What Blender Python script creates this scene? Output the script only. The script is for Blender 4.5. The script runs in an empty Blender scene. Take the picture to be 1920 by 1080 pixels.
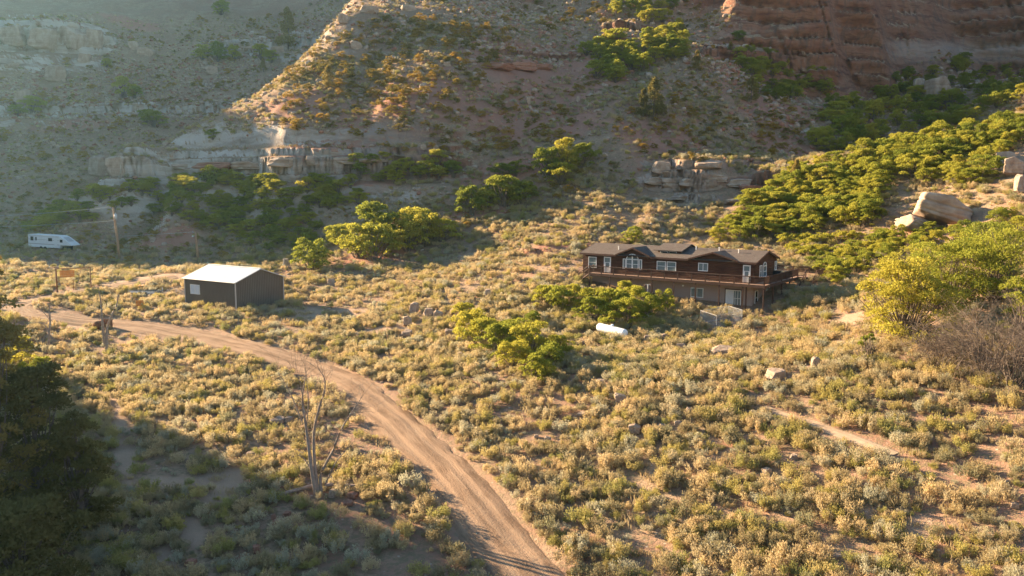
import bpy, math, random
import numpy as np
from mathutils import Vector, Matrix, Euler
random.seed(7); np.random.seed(7)
S = bpy.context.scene
COL = S.collection
R = math.radians

# ---------------------------------------------------------------- camera, sky, sun, exposure
F, YH = 1554.0, 346.5                      # focal length and eye level of the 1920 px wide photograph
PITCH = math.atan((540 - YH) / F)
cd = bpy.data.cameras.new('camera'); cam = bpy.data.objects.new('camera', cd); COL.objects.link(cam)
cam.location = (0, 0, 0); cam.rotation_euler = (math.pi/2 - PITCH, 0, 0)
cd.sensor_width = 36; cd.lens = F/1920*36; cd.clip_start = 0.5; cd.clip_end = 4000
S.camera = cam
SUN_AZ, SUN_EL = R(33), R(17)              # sun stands to the left and a little beyond the scene
SD = Vector((-math.cos(SUN_AZ)*math.cos(SUN_EL), math.sin(SUN_AZ)*math.cos(SUN_EL), math.sin(SUN_EL)))
w = bpy.data.worlds.new('World'); S.world = w; w.use_nodes = True
nt = w.node_tree; bg = nt.nodes['Background']
sky = nt.nodes.new('ShaderNodeTexSky'); sky.sky_type = 'NISHITA'; sky.sun_disc = False
sky.sun_elevation = SUN_EL; sky.sun_rotation = math.atan2(SD.x, SD.y)
sky.air_density = 1.0; sky.dust_density = 0.3; sky.ozone_density = 1.8
nt.links.new(sky.outputs[0], bg.inputs[0]); bg.inputs[1].default_value = 0.054
sl = bpy.data.lights.new('sun', 'SUN'); sl.energy = 5.0; sl.angle = R(0.5); sl.color = (1.0, 0.745, 0.475)
so = bpy.data.objects.new('sun', sl); COL.objects.link(so)
so.rotation_euler = (-SD).to_track_quat('-Z', 'Y').to_euler(); so.location = (-200, 100, 150)
S.view_settings.view_transform = 'Standard'; S.view_settings.look = 'None'
S.view_settings.gamma = 1; S.view_settings.exposure = 2.38
S.cycles.volume_bounces = 1; S.cycles.max_bounces = 6; S.cycles.diffuse_bounces = 3
S.cycles.transparent_max_bounces = 8

# ---------------------------------------------------------------- numeric helpers
def hsh(ix, iy, s):
    h = (ix.astype(np.int64)*374761393 + iy.astype(np.int64)*668265263 + s*2147483647) & 0xffffffff
    h = ((h ^ (h >> 13)) * 1274126177) & 0xffffffff
    return ((h ^ (h >> 16)) & 0xffff) / 65535.0
def vnoise(x, y, s=0):
    x = np.asarray(x, float); y = np.asarray(y, float)
    ix = np.floor(x); iy = np.floor(y); fx = x-ix; fy = y-iy
    u = fx*fx*fx*(fx*(fx*6-15)+10); v = fy*fy*fy*(fy*(fy*6-15)+10)
    a = hsh(ix, iy, s); b = hsh(ix+1, iy, s); c = hsh(ix, iy+1, s); d = hsh(ix+1, iy+1, s)
    return (a+(b-a)*u)*(1-v)+(c+(d-c)*u)*v
def fbm(x, y, s=0, o=4):
    t = 0; a = .5; n = 0
    for i in range(o):
        t = t + a*(vnoise(x, y, s+i*17)*2-1); n += a; a *= .5
        x = x*2.03+11.3; y = y*2.03-7.1
    return t/n
def sst(a, b, x):
    t = np.clip((x-a)/(b-a), 0, 1); return t*t*(3-2*t)
CP, SP = math.cos(PITCH), math.sin(PITCH)
def P(px, py, Y):
    """point at forward distance Y on the sight line of a photo pixel"""
    u = px-960.0; v = 540.0-py
    d = np.array([u, F*CP+v*SP, -F*SP+v*CP]); return d*(Y/d[1])
def to_px(x, y, z):
    d = y*CP-z*SP; v = y*SP+z*CP
    return 960+F*x/d, 540-F*v/d

# ---------------------------------------------------------------- the lie of the land: surveyed spots, then a smooth surface through them
SPOTS = [(-200,1150,46),(0,1080,48),(300,1080,48),(640,1080,48),(960,1080,48),(1300,1080,46),(1650,1080,43),(1920,1080,41),(2150,1080,38),
(960,1500,27),(300,1500,28),(1700,1500,24),
(100,950,57),(500,950,57),(850,950,56),(1200,950,53),(1600,950,49),(1900,950,46),
(150,820,70),(500,820,70),(800,820,68),(1150,820,64),(1500,820,59),(1880,820,54),
(150,720,85),(400,720,85),(650,720,82),(950,720,77),(1300,720,71),(1600,720,65),(1900,720,60),
(150,640,102),(400,640,100),(700,640,97),(1000,640,91),(1250,640,88),(1500,640,82),(1650,640,75),(1900,620,66),
(442,582,115),(531,566,122.3),(345,563,121.2),(640,585,114),(100,585,116),(40,570,120),(110,545,130),(250,525,137),(350,512,142),
(0,500,148),(224,489,160),(100,467,195),(371,489,160),(530,505,145),
(650,513,138),(850,513,128),(1000,505,122),(1080,505,119),
(1550,560,97),(1620,590,88),(1560,500,112),(1500,460,125),(1350,445,135),(1180,442,138),(1050,462,132),
(880,480,140),(740,487,145),(620,482,152),
(1700,520,100),(1900,520,80),(1750,430,113),(1900,430,100),(1900,330,118),(1920,210,150),(1750,258,150),(1600,292,150),(1480,325,150),(1400,372,145),(1340,430,140),
(2100,150,150),(2100,400,95),(2150,600,62),(2150,800,50),
(1920,235,185),(1900,198,212),(1700,250,205),(1700,295,172),(1500,310,188),
(1330,380,150),(1330,303,157),(1250,378,152),(1430,372,150),(1430,310,160),(1220,330,160),(1300,420,142),
(1300,200,190),(1250,260,172),(1250,170,197),(1300,100,232),(1250,100,232),(1250,20,285),(1400,120,247),(1500,112,262),(1600,118,275),(1680,128,287),(1800,100,312),(1930,100,312),(2100,100,300),
(1350,20,282),(1420,-100,272),(1500,-120,269),(1600,-120,283),(1700,-130,322),(1930,-130,323),(2100,-130,312),
(1000,12,300),(1000,-35,308),(850,-8,296),(1200,-25,300),(1280,-70,300),
(1600,200,235),(1750,172,268),(1900,150,275),(1450,250,200),(1450,180,225),
(655,16,238),(560,112,235),(470,182,215),(380,232,200),(270,302,190),(180,335,187),
(800,100,214),(800,150,199),(700,150,206),(700,100,222),(880,100,216),(880,150,202),(800,200,187),(800,278,175),(900,50,245),(780,40,245),(500,337,178),(500,280,184),(750,345,172),(750,290,176),(860,310,172),(650,200,196),(620,290,180),(340,330,180),
(1000,300,170),(1000,250,184),(1000,200,200),(1000,150,216),(1000,100,238),(1065,86,243),(1000,380,160),(850,380,162),(700,385,168),(600,420,168),(450,400,180),(300,400,190),(300,440,180),(150,432,200),(0,442,205),(0,482,165),(700,440,155),(1000,430,145),(1180,380,150),(1180,300,164),
(1120,60,262),(1150,140,222),
(300,345,232),(450,270,250),(560,200,290),(620,110,320),
(0,350,240),(150,330,250),(200,250,290),(350,225,300),(0,200,310),(200,150,345),(100,90,362),(0,130,350),(100,48,368),(0,45,368),(450,110,370),(0,0,410),(300,0,440),(550,0,440),(560,70,385),(620,55,390),
(0,-150,520),(300,-150,560),(600,-150,560),(620,-60,480),(655,4,284),(900,-22,315),
(-300,420,220),(-300,300,280),(-250,520,150),(-200,600,112),(-300,760,80),(-500,1000,56),(-300,200,330)]
ctl = np.array([P(*s) for s in SPOTS])
WORLD = [(-236,223,14),(-236,242,35),(-248,278,56),(-282,356,102),(-312,438,144),(-319,538,182),(-260,170,10),(-250,120,6),
 (-90,62,-9),(-76,85,-6),(-110,95,-6),(-100,30,-6),(-60,20,-17),(-50,45,-19.5),(-40,-20,-20),(0,-30,-22),(50,-20,-14),(60,20,-12),(90,60,-2),
 (160,120,25),(200,200,60),(260,280,100),(0,450,140),(150,450,150),(300,450,150),(0,700,180),(-300,800,200),(300,800,190),(-150,0,5),(-300,0,30),(-500,300,110),(-500,600,190),(600,300,140),
 (-0.0,-200,-10),(200,-150,20),(-250,-150,20),
 # under and around the house
 (9.4,114.4,-13.1),(18,108,-14.6),(29.5,99.5,-15.2),(24,96,-15.9),(14,104,-15.2),(33,95,-15.3),(34.4,106.2,-12.6),(14.3,121,-12.0),(25,114,-12.1),(38,104,-12.9),(5,110,-13.9),(19,124,-11.2),(31,116,-11.2)]
ctl = np.vstack([ctl, np.array(WORLD, float)])
_c2 = 6.0**2
def _phi(d2): return np.sqrt(d2+_c2)
_n = len(ctl)
_A = np.zeros((_n+3, _n+3)); _d2 = ((ctl[:, None, :2]-ctl[None, :, :2])**2).sum(-1)
_A[:_n, :_n] = _phi(_d2) - np.eye(_n)*0.6
_A[:_n, _n] = 1; _A[:_n, _n+1:] = ctl[:, :2]; _A[_n, :_n] = 1; _A[_n+1:, :_n] = ctl[:, :2].T
_w = np.linalg.solve(_A, np.concatenate([ctl[:, 2], np.zeros(3)]))
def rbf(x, y):
    x = np.asarray(x, float); y = np.asarray(y, float); sh = x.shape; x = x.ravel(); y = y.ravel()
    out = np.empty(len(x))
    for i in range(0, len(x), 20000):
        a = x[i:i+20000]; b = y[i:i+20000]
        d = (a[:, None]-ctl[None, :, 0])**2+(b[:, None]-ctl[None, :, 1])**2
        out[i:i+20000] = _phi(d)@_w[:_n]+_w[_n]+_w[_n+1]*a+_w[_n+2]*b
    return out.reshape(sh)
def ground_on_ray(px, py, f, y0=30, y1=600):
    Y = np.concatenate([np.arange(y0, 250, .25), np.arange(250, y1, .6)]); p = P(px, py, 1.0)
    d = f(p[0]*Y, Y)-p[2]*Y
    k = np.argmax(d > 0)
    if d[k] <= 0: k = len(Y)-1
    if k == 0: return p*Y[0]
    t = d[k-1]/(d[k-1]-d[k]); return p*(Y[k-1]+t*(Y[k]-Y[k-1]))
def poly_world(pts): return np.array([ground_on_ray(a, b, rbf) for a, b in pts])
def smooth_line(w_, n=8):
    out = []
    for i in range(len(w_)-1):
        p0 = w_[max(i-1, 0)]; p1 = w_[i]; p2 = w_[i+1]; p3 = w_[min(i+2, len(w_)-1)]
        for k in range(n):
            t = k/n; out.append(.5*((2*p1)+(-p0+p2)*t+(2*p0-5*p1+4*p2-p3)*t*t+(-p0+3*p1-3*p2+p3)*t**3))
    out.append(w_[-1]); return np.array(out)
ROAD = smooth_line(poly_world([(1120,1330),(1045,1180),(988,1080),(922,1000),(848,900),(748,805),(695,755),(640,715),(545,680),(440,648),(330,622),(213,605),(120,597),(62,590)]))
SPURR = smooth_line(poly_world([(100,597),(50,590),(30,578),(60,564),(117,551),(180,540),(240,532),(330,520)]))
TRACK = smooth_line(poly_world([(1430,762),(1500,788),(1600,825),(1690,860)]))
def dist_line(x, y, L):
    x = np.asarray(x, float); y = np.asarray(y, float); sh = x.shape; x = x.ravel(); y = y.ravel()
    best = np.full(len(x), 1e9)
    for i in range(len(L)-1):
        a = L[i, :2]; b = L[i+1, :2]; ab = b-a; l2 = ab@ab+1e-9
        t = np.clip(((x-a[0])*ab[0]+(y-a[1])*ab[1])/l2, 0, 1)
        best = np.minimum(best, (x-a[0]-t*ab[0])**2+(y-a[1]-t*ab[1])**2)
    return np.sqrt(best).reshape(sh)
def near_lines(x, y):
    x = np.asarray(x, float); y = np.asarray(y, float)
    m = (y < 150) & (np.abs(x) < 110); out = np.full(x.shape, 50.0); out2 = out.copy()
    if m.any():
        out[m] = np.minimum(dist_line(x[m], y[m], ROAD), dist_line(x[m], y[m], SPURR)); out2[m] = dist_line(x[m], y[m], TRACK)
    return out, out2
# rock benches: (px0, px1, forward distance range, lower z, upper z)
BENCH = [(965,1185,119,135,-11.7,-9.5),(320,870,165,200,0.3,8.0),(1205,1450,143,172,-3.5,5.0),(-200,230,335,400,55,71),(390,640,330,420,56,66),(920,1100,205,262,33,37),(140,300,180,215,-1,9),
 (1110,1220,240,300,46,52),(-100,560,285,360,24,31),(1290,1500,225,275,34,41)]
HC = np.array([9.4, 114.4]); FR = np.array([math.cos(.64), -math.sin(.64)]); BK = np.array([math.sin(.64), math.cos(.64)])
SHX, SHY, SHZ, SHYAW = -38.69, 115.0, -17.35, .57
SFR = np.array([math.cos(SHYAW), -math.sin(SHYAW)]); SBK = np.array([math.sin(SHYAW), math.cos(SHYAW)])
RIDGE_W = [-60,34,39,44,56,77,89,101,117,128,138,150,177,210,300]; RIDGE_H = [100,100,95,68,50,57.5,63,72.5,78,88,93,97,104,112,127]
def zfun(x, y, rock=False):
    x = np.asarray(x, float); y = np.asarray(y, float)
    z = rbf(x, y)
    hill = sst(-11, 12, z)*sst(125, 165, y)
    z = z + hill*(2.4*fbm(x/34, y/60, 3, 3)+1.5*fbm(x/11+3, y/20, 9, 3)+.55*fbm(x/3.6, y/5, 19, 3)) + 0.35*fbm(x/14, y/14, 5, 3)*(1-hill)*sst(40, 60, y)
    px = 960+F*x/np.maximum(y, 1.)
    rk = np.zeros(z.shape)
    for i, (a, b, y0, y1, zb, zt) in enumerate(BENCH):
        m = sst(a-25, a+25, px)*(1-sst(b-25, b+25, px))*sst(y0-12, y0, y)*(1-sst(y1, y1+12, y))
        if not (m > 0).any(): continue
        zz = z+1.6*fbm(x/9, y/9, 40+i, 3)*(zt-zb)/8
        q = (zz-zb)/(zt-zb); e1 = .5+.22*fbm(x/6, y/6, 60+i, 3); e2 = .22+.2*fbm(x/9, y/5, 160+i, 2); e3 = .8+.2*fbm(x/7, y/5, 260+i, 2)
        st = .55*sst(e1-.045, e1+.045, q)+.22*sst(e2-.06, e2+.06, q)+.23*sst(e3-.06, e3+.06, q)
        inb = sst(-.6, 0, q)*(1-sst(1, 1.6, q))
        brk = .4+.6*sst(-.35, .05, fbm(x/13, y/13, 80+i, 3)+.2)
        z = z+(zb+(zt-zb)*st-z)*m*inb*.85*brk
        rk = np.maximum(rk, m*inb*brk)
    # unseen canyon rim on the left, skyline shaped to pass or block the sun
    u = -math.cos(SUN_AZ)*x+math.sin(SUN_AZ)*y; ww = math.sin(SUN_AZ)*x+math.cos(SUN_AZ)*y
    cap = np.interp(ww, RIDGE_W, RIDGE_H)+(u-400)*math.tan(SUN_EL)
    off = (1-sst(-330, -90, px))*sst(170, 230, u)
    cap = np.where(u > 400, cap-(u-400)*.25, cap)
    z = np.where(off > 0, z+(np.minimum(z, cap)-z)*off, z)
    rise = (1-sst(-330, -160, px))*np.exp(-((u-400)/45)**2)
    z = z+(np.maximum(z, cap)-z)*np.clip(rise*1.6, 0, 1)*(u > 250)
    # road bed, track, building pads
    d, d2 = near_lines(x, y)
    z = z-.10*(1-sst(1.8, 2.6, d))
    lx = (x-SHX)*SFR[0]+(y-SHY)*SFR[1]; ly = (x-SHX)*SBK[0]+(y-SHY)*SBK[1]
    dd = np.maximum(np.maximum(-12-lx, lx-1), np.maximum(-1-ly, ly-10)); t = 1-sst(0, 7, dd)
    z = z*(1-t)+SHZ*t
    if rock: return z, rk
    return z
def hit(px, py, **k): return ground_on_ray(px, py, zfun, **k)
def zat(x, y): return float(zfun(np.array([x]), np.array([y]))[0])

# ---------------------------------------------------------------- materials
def mat(name, build):
    m = bpy.data.materials.new(name); m.use_nodes = True; n = m.node_tree; n.nodes.clear()
    out = n.nodes.new('ShaderNodeOutputMaterial'); build(n, out); return m
class NT:
    def __init__(s, n): s.n = n
    def node(s, t, ins=None, **k):
        a = s.n.nodes.new(t)
        for q, v in k.items(): setattr(a, q, v)
        for q, v in (ins or {}).items():
            if hasattr(v, 'links') or isinstance(v, bpy.types.NodeSocket): s.n.links.new(v, a.inputs[q])
            else: a.inputs[q].default_value = v
        return a
    def noise(s, vec, scale, detail=4, rough=.55):
        a = s.node('ShaderNodeTexNoise', {'Scale': scale, 'Detail': detail, 'Roughness': rough})
        if vec is not None: s.n.links.new(vec, a.inputs['Vector'])
        return a.outputs[0]
    def ramp(s, fac, stops):
        a = s.node('ShaderNodeValToRGB', {'Fac': fac}); e = a.color_ramp.elements
        while len(e) < len(stops): e.new(.5)
        for i, (p, c) in enumerate(stops): e[i].position = p; e[i].color = (*c, 1) if len(c) == 3 else c
        return a.outputs[0]
    def mix(s, f, a, b, mode='MIX'):
        m = s.node('ShaderNodeMix', data_type='RGBA', blend_type=mode)
        for k, v in ((0, f), (6, a), (7, b)):
            if isinstance(v, bpy.types.NodeSocket): s.n.links.new(v, m.inputs[k])
            else: m.inputs[k].default_value = (*v, 1) if isinstance(v, tuple) and len(v) == 3 else v
        return m.outputs[2]
    def math(s, op, a, b=0., c=None):
        m = s.node('ShaderNodeMath', operation=op)
        for k, v in ((0, a), (1, b), (2, c)):
            if v is None: continue
            if isinstance(v, bpy.types.NodeSocket): s.n.links.new(v, m.inputs[k])
            else: m.inputs[k].default_value = v
        return m.outputs[0]
    def bump(s, h, st=.5, dist=.1):
        return s.node('ShaderNodeBump', {'Height': h, 'Strength': st, 'Distance': dist}).outputs[0]
    def pos(s): return s.node('ShaderNodeNewGeometry').outputs['Position']
    def bsdf(s, out, color, rough=.9, normal=None, metal=0, spec=.2, **ex):
        b = s.node('ShaderNodeBsdfPrincipled', {'Roughness': rough, 'Metallic': metal, 'Specular IOR Level': spec})
        if isinstance(color, bpy.types.NodeSocket): s.n.links.new(color, b.inputs['Base Color'])
        else: b.inputs['Base Color'].default_value = (*color, 1)
        if normal is not None: s.n.links.new(normal, b.inputs['Normal'])
        for k, v in ex.items(): b.inputs[k].default_value = v
        s.n.links.new(b.outputs[0], out.inputs[0]); return b
def _soil(n, out):
    t = NT(n); p = t.pos()
    big = t.noise(p, .045, 4); mid = t.noise(p, .35, 5); fine = t.noise(p, 2.2, 6, .7); vf = t.noise(p, 9., 3, .7)
    soil = t.mix(t.ramp(mid, [(.35, (0, 0, 0)), (.62, (1, 1, 1))]), (.30, .165, .105), (.40, .285, .185))
    soil = t.mix(t.ramp(big, [(.42, (0, 0, 0)), (.6, (1, 1, 1))]), soil, (.32, .19, .13))
    soil = t.mix(t.ramp(fine, [(.44, (0, 0, 0)), (.6, (1, 1, 1))]), soil, (.22, .17, .10))
    vor = t.node('ShaderNodeTexVoronoi', {'Vector': p, 'Scale': 1.5}).outputs['Distance']
    soil = t.mix(t.ramp(t.math('MULTIPLY', vor, t.math('ADD', vf, .5)), [(.08, (1, 1, 1)), (.16, (0, 0, 0))]), soil, (.44, .36, .28))
    # rock: flat-lying sandstone beds with desert varnish
    sp = t.node('ShaderNodeSeparateXYZ', {0: p})
    wob = t.noise(p, .12, 3)
    zz = t.math('ADD', sp.outputs[2], t.math('MULTIPLY', wob, 3.))
    cmb = t.node('ShaderNodeCombineXYZ', {0: t.math('MULTIPLY', sp.outputs[0], .05), 1: t.math('MULTIPLY', sp.outputs[1], .05), 2: t.math('MULTIPLY', zz, .35)})
    bed = t.noise(cmb.outputs[0], 1.1, 5, .65)
    rock = t.ramp(bed, [(.30, (.08, .04, .03)), (.40, (.22, .10, .06)), (.52, (.27, .145, .09)), (.60, (.14, .065, .045)), (.66, (.24, .12, .08)), (.8, (.28, .20, .15))])
    cmb2 = t.node('ShaderNodeCombineXYZ', {0: t.math('MULTIPLY', sp.outputs[0], .8), 1: t.math('MULTIPLY', sp.outputs[1], .8), 2: t.math('MULTIPLY', sp.outputs[2], .08)})
    streak = t.noise(cmb2.outputs[0], .7, 4, .6)
    rock = t.mix(t.ramp(streak, [(.5, (0, 0, 0)), (.7, (1, 1, 1))]), rock, (.13, .085, .065))
    pale = t.node('ShaderNodeAttribute', attribute_name='pale').outputs['Fac']
    rock = t.mix(t.math('MULTIPLY', pale, .85), rock, t.ramp(bed, [(.3, (.26, .20, .15)), (.5, (.50, .43, .35)), (.64, (.56, .50, .43))]))
    rm = t.node('ShaderNodeAttribute', attribute_name='rock').outputs['Fac']
    nz = t.node('ShaderNodeSeparateXYZ', {0: t.node('ShaderNodeNewGeometry').outputs['True Normal']}).outputs[2]
    steep = t.math('ADD', nz, t.math('MULTIPLY', t.math('SUBTRACT', mid, .5), .25))
    sm = t.ramp(steep, [(.60, (1, 1, 1)), (.74, (0, 0, 0))])
    rmf = t.math('MAXIMUM', t.math('MULTIPLY', rm, t.ramp(steep, [(.64, (1, 1, 1)), (.76, (.0, .0, .0))])), sm)
    bare = t.node('ShaderNodeAttribute', attribute_name='bare').outputs['Fac']
    soil = t.mix(t.math('MULTIPLY', bare, .8), soil, t.mix(vf, (.36, .24, .16), (.46, .33, .23)))
    red = t.node('ShaderNodeAttribute', attribute_name='red').outputs['Fac']
    soil = t.mix(red, soil, t.mix(fine, (.34, .15, .10), (.40, .21, .145)))
    col = t.mix(rmf, soil, rock)
    crack = t.node('ShaderNodeTexVoronoi', {'Vector': cmb2.outputs[0], 'Scale': .5}, feature='DISTANCE_TO_EDGE').outputs[0]
    h = t.math('ADD', t.math('MULTIPLY', fine, .5), t.math('ADD', t.math('MULTIPLY', vf, .3), t.math('MULTIPLY', bed, 1.2)))
    h = t.math('ADD', h, t.math('MULTIPLY', t.ramp(crack, [(0, (0, 0, 0)), (.06, (1, 1, 1))]), t.math('MULTIPLY', rmf, .25)))
    t.bsdf(out, col, .95, t.bump(h, .9, .35), spec=.1)
M_SOIL = mat('soil_and_sandstone', _soil)
def foliage(name, c1, c2, c3, trans=.35, nscale=.5, loc=.03, odd=None):
    """leaf colour varies from plant to plant and a little from twig to twig"""
    def b(n, out):
        t = NT(n); oi = t.node('ShaderNodeObjectInfo')
        r = oi.outputs['Random']
        nl = t.noise(oi.outputs['Location'], loc, 2)
        f = t.math('ADD', t.math('MULTIPLY', r, .55), t.math('MULTIPLY', nl, .45))
        c = t.ramp(f, [(.15, c1), (.48, c2), (.8, c3)] if not odd else [(.14, c1), (.30, tuple(v*.62 for v in c2)), (.42, c2), (.58, c3), (.68, odd[0]), (.80, c2), (.9, odd[1])])
        g = t.noise(t.pos(), nscale*6, 2)
        c = t.mix(t.math('MULTIPLY', g, .5), c, t.mix(.5, c, c3), 'MIX')
        d = t.node('ShaderNodeBsdfDiffuse', {'Color': c, 'Roughness': .5}); tr = t.node('ShaderNodeBsdfTranslucent', {'Color': c})
        m = t.node('ShaderNodeMixShader', {0: trans, 1: d.outputs[0], 2: tr.outputs[0]})
        n.links.new(m.outputs[0], out.inputs[0])
    return mat(name, b)
def simple(name, c, rough=.8, var=.15, scale=3., metal=0, spec=.3, bump=0.):
    def b(n, out):
        t = NT(n); oc = t.node('ShaderNodeTexCoord').outputs['Object']
        nn = t.noise(oc, scale, 5, .6)
        dark = tuple(max(0, v*(1-var*2)) for v in c); lite = tuple(min(1, v*(1+var)) for v in c)
        t.bsdf(out, t.mix(nn, dark, lite), rough, t.bump(nn, bump, .05) if bump else None, metal, spec)
    return mat(name, b)

# ---------------------------------------------------------------- object helpers
def tag(o, label=None, cat=None, group=None, kind=None):
    for k, v in (('label', label), ('category', cat), ('group', group), ('kind', kind)):
        if v: o[k] = v
    return o
def empty(name, loc, rz=0, label=None, cat=None, group=None):
    o = bpy.data.objects.new(name, None); COL.objects.link(o); o.location = loc; o.rotation_euler = (0, 0, rz)
    o.empty_display_size = .5
    return tag(o, label, cat, group)
def mesh_np(name, V, faces, mats, parent=None, smooth=False, loc=None, mi=None, link=True):
    """V (n,3), faces (m,k) int array or list"""
    me = bpy.data.meshes.new(name)
    V = np.asarray(V, np.float32)
    if isinstance(faces, np.ndarray):
        k = faces.shape[1]; me.vertices.add(len(V)); me.vertices.foreach_set('co', V.ravel())
        me.loops.add(faces.size); me.loops.foreach_set('vertex_index', faces.astype(np.int32).ravel())
        me.polygons.add(len(faces)); me.polygons.foreach_set('loop_start', np.arange(0, faces.size, k, dtype=np.int32))
        me.update(calc_edges=True)
    else:
        me.from_pydata([tuple(map(float, v)) for v in V], [], faces)
    for m in (mats if isinstance(mats, (list, tuple)) else [mats]): me.materials.append(m)
    if mi is not None: me.polygons.foreach_set('material_index', np.asarray(mi, np.int32))
    if smooth: me.polygons.foreach_set('use_smooth', np.ones(len(me.polygons), bool))
    me.update(); o = bpy.data.objects.new(name, me)
    if link: COL.objects.link(o)
    if parent: o.parent = parent
    if loc is not None: o.location = loc
    return o
class MB:
    """collects boxes, prisms and tubes into one mesh"""
    def __init__(s): s.v = []; s.f = []
    def add(s, v, f):
        b = len(s.v); s.v += [tuple(map(float, q)) for q in v]; s.f += [tuple(i+b for i in q) for q in f]; return s
    def box(s, x0, y0, z0, x1, y1, z1):
        return s.add([(x0,y0,z0),(x1,y0,z0),(x1,y1,z0),(x0,y1,z0),(x0,y0,z1),(x1,y0,z1),(x1,y1,z1),(x0,y1,z1)],
            [(0,3,2,1),(4,5,6,7),(0,1,5,4),(1,2,6,5),(2,3,7,6),(3,0,4,7)])
    def prism(s, poly, axis, a, b):
        """polygon in the plane normal to axis, extruded from a to b"""
        n = len(poly)
        def p(q, t): return {'x': (t, q[0], q[1]), 'y': (q[0], t, q[1]), 'z': (q[0], q[1], t)}[axis]
        return s.add([p(q, a) for q in poly]+[p(q, b) for q in poly],
            [tuple(range(n))[::-1], tuple(range(n, 2*n))]+[(i, (i+1) % n, n+(i+1) % n, n+i) for i in range(n)])
    def tube(s, pts, rad, n=8, cap=True):
        pts = [Vector(map(float, p)) for p in pts]; rad = rad if isinstance(rad, (list, tuple)) else [rad]*len(pts); b = []; fs = []
        up = None
        for i, p in enumerate(pts):
            d = (pts[min(i+1, len(pts)-1)]-pts[max(i-1, 0)]).normalized()
            if up is None:
                up = Vector((0, 0, 1)) if abs(d.z) < .9 else Vector((1, 0, 0))
            a = d.cross(up).normalized(); c = a.cross(d).normalized(); up = c
            for k in range(n):
                t = 2*math.pi*k/n; b.append(p+(a*math.cos(t)+c*math.sin(t))*rad[i])
        for i in range(len(pts)-1):
            for k in range(n): fs.append((i*n+k, i*n+(k+1) % n, (i+1)*n+(k+1) % n, (i+1)*n+k))
        if cap: fs += [tuple(range(n))[::-1], tuple(range((len(pts)-1)*n, len(pts)*n))]
        return s.add(b, fs)
    def build(s, name, m, parent=None, smooth=False, loc=None):
        o = mesh_np(name, s.v, s.f, m, parent, smooth, loc); o.data.validate(); return o

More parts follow.
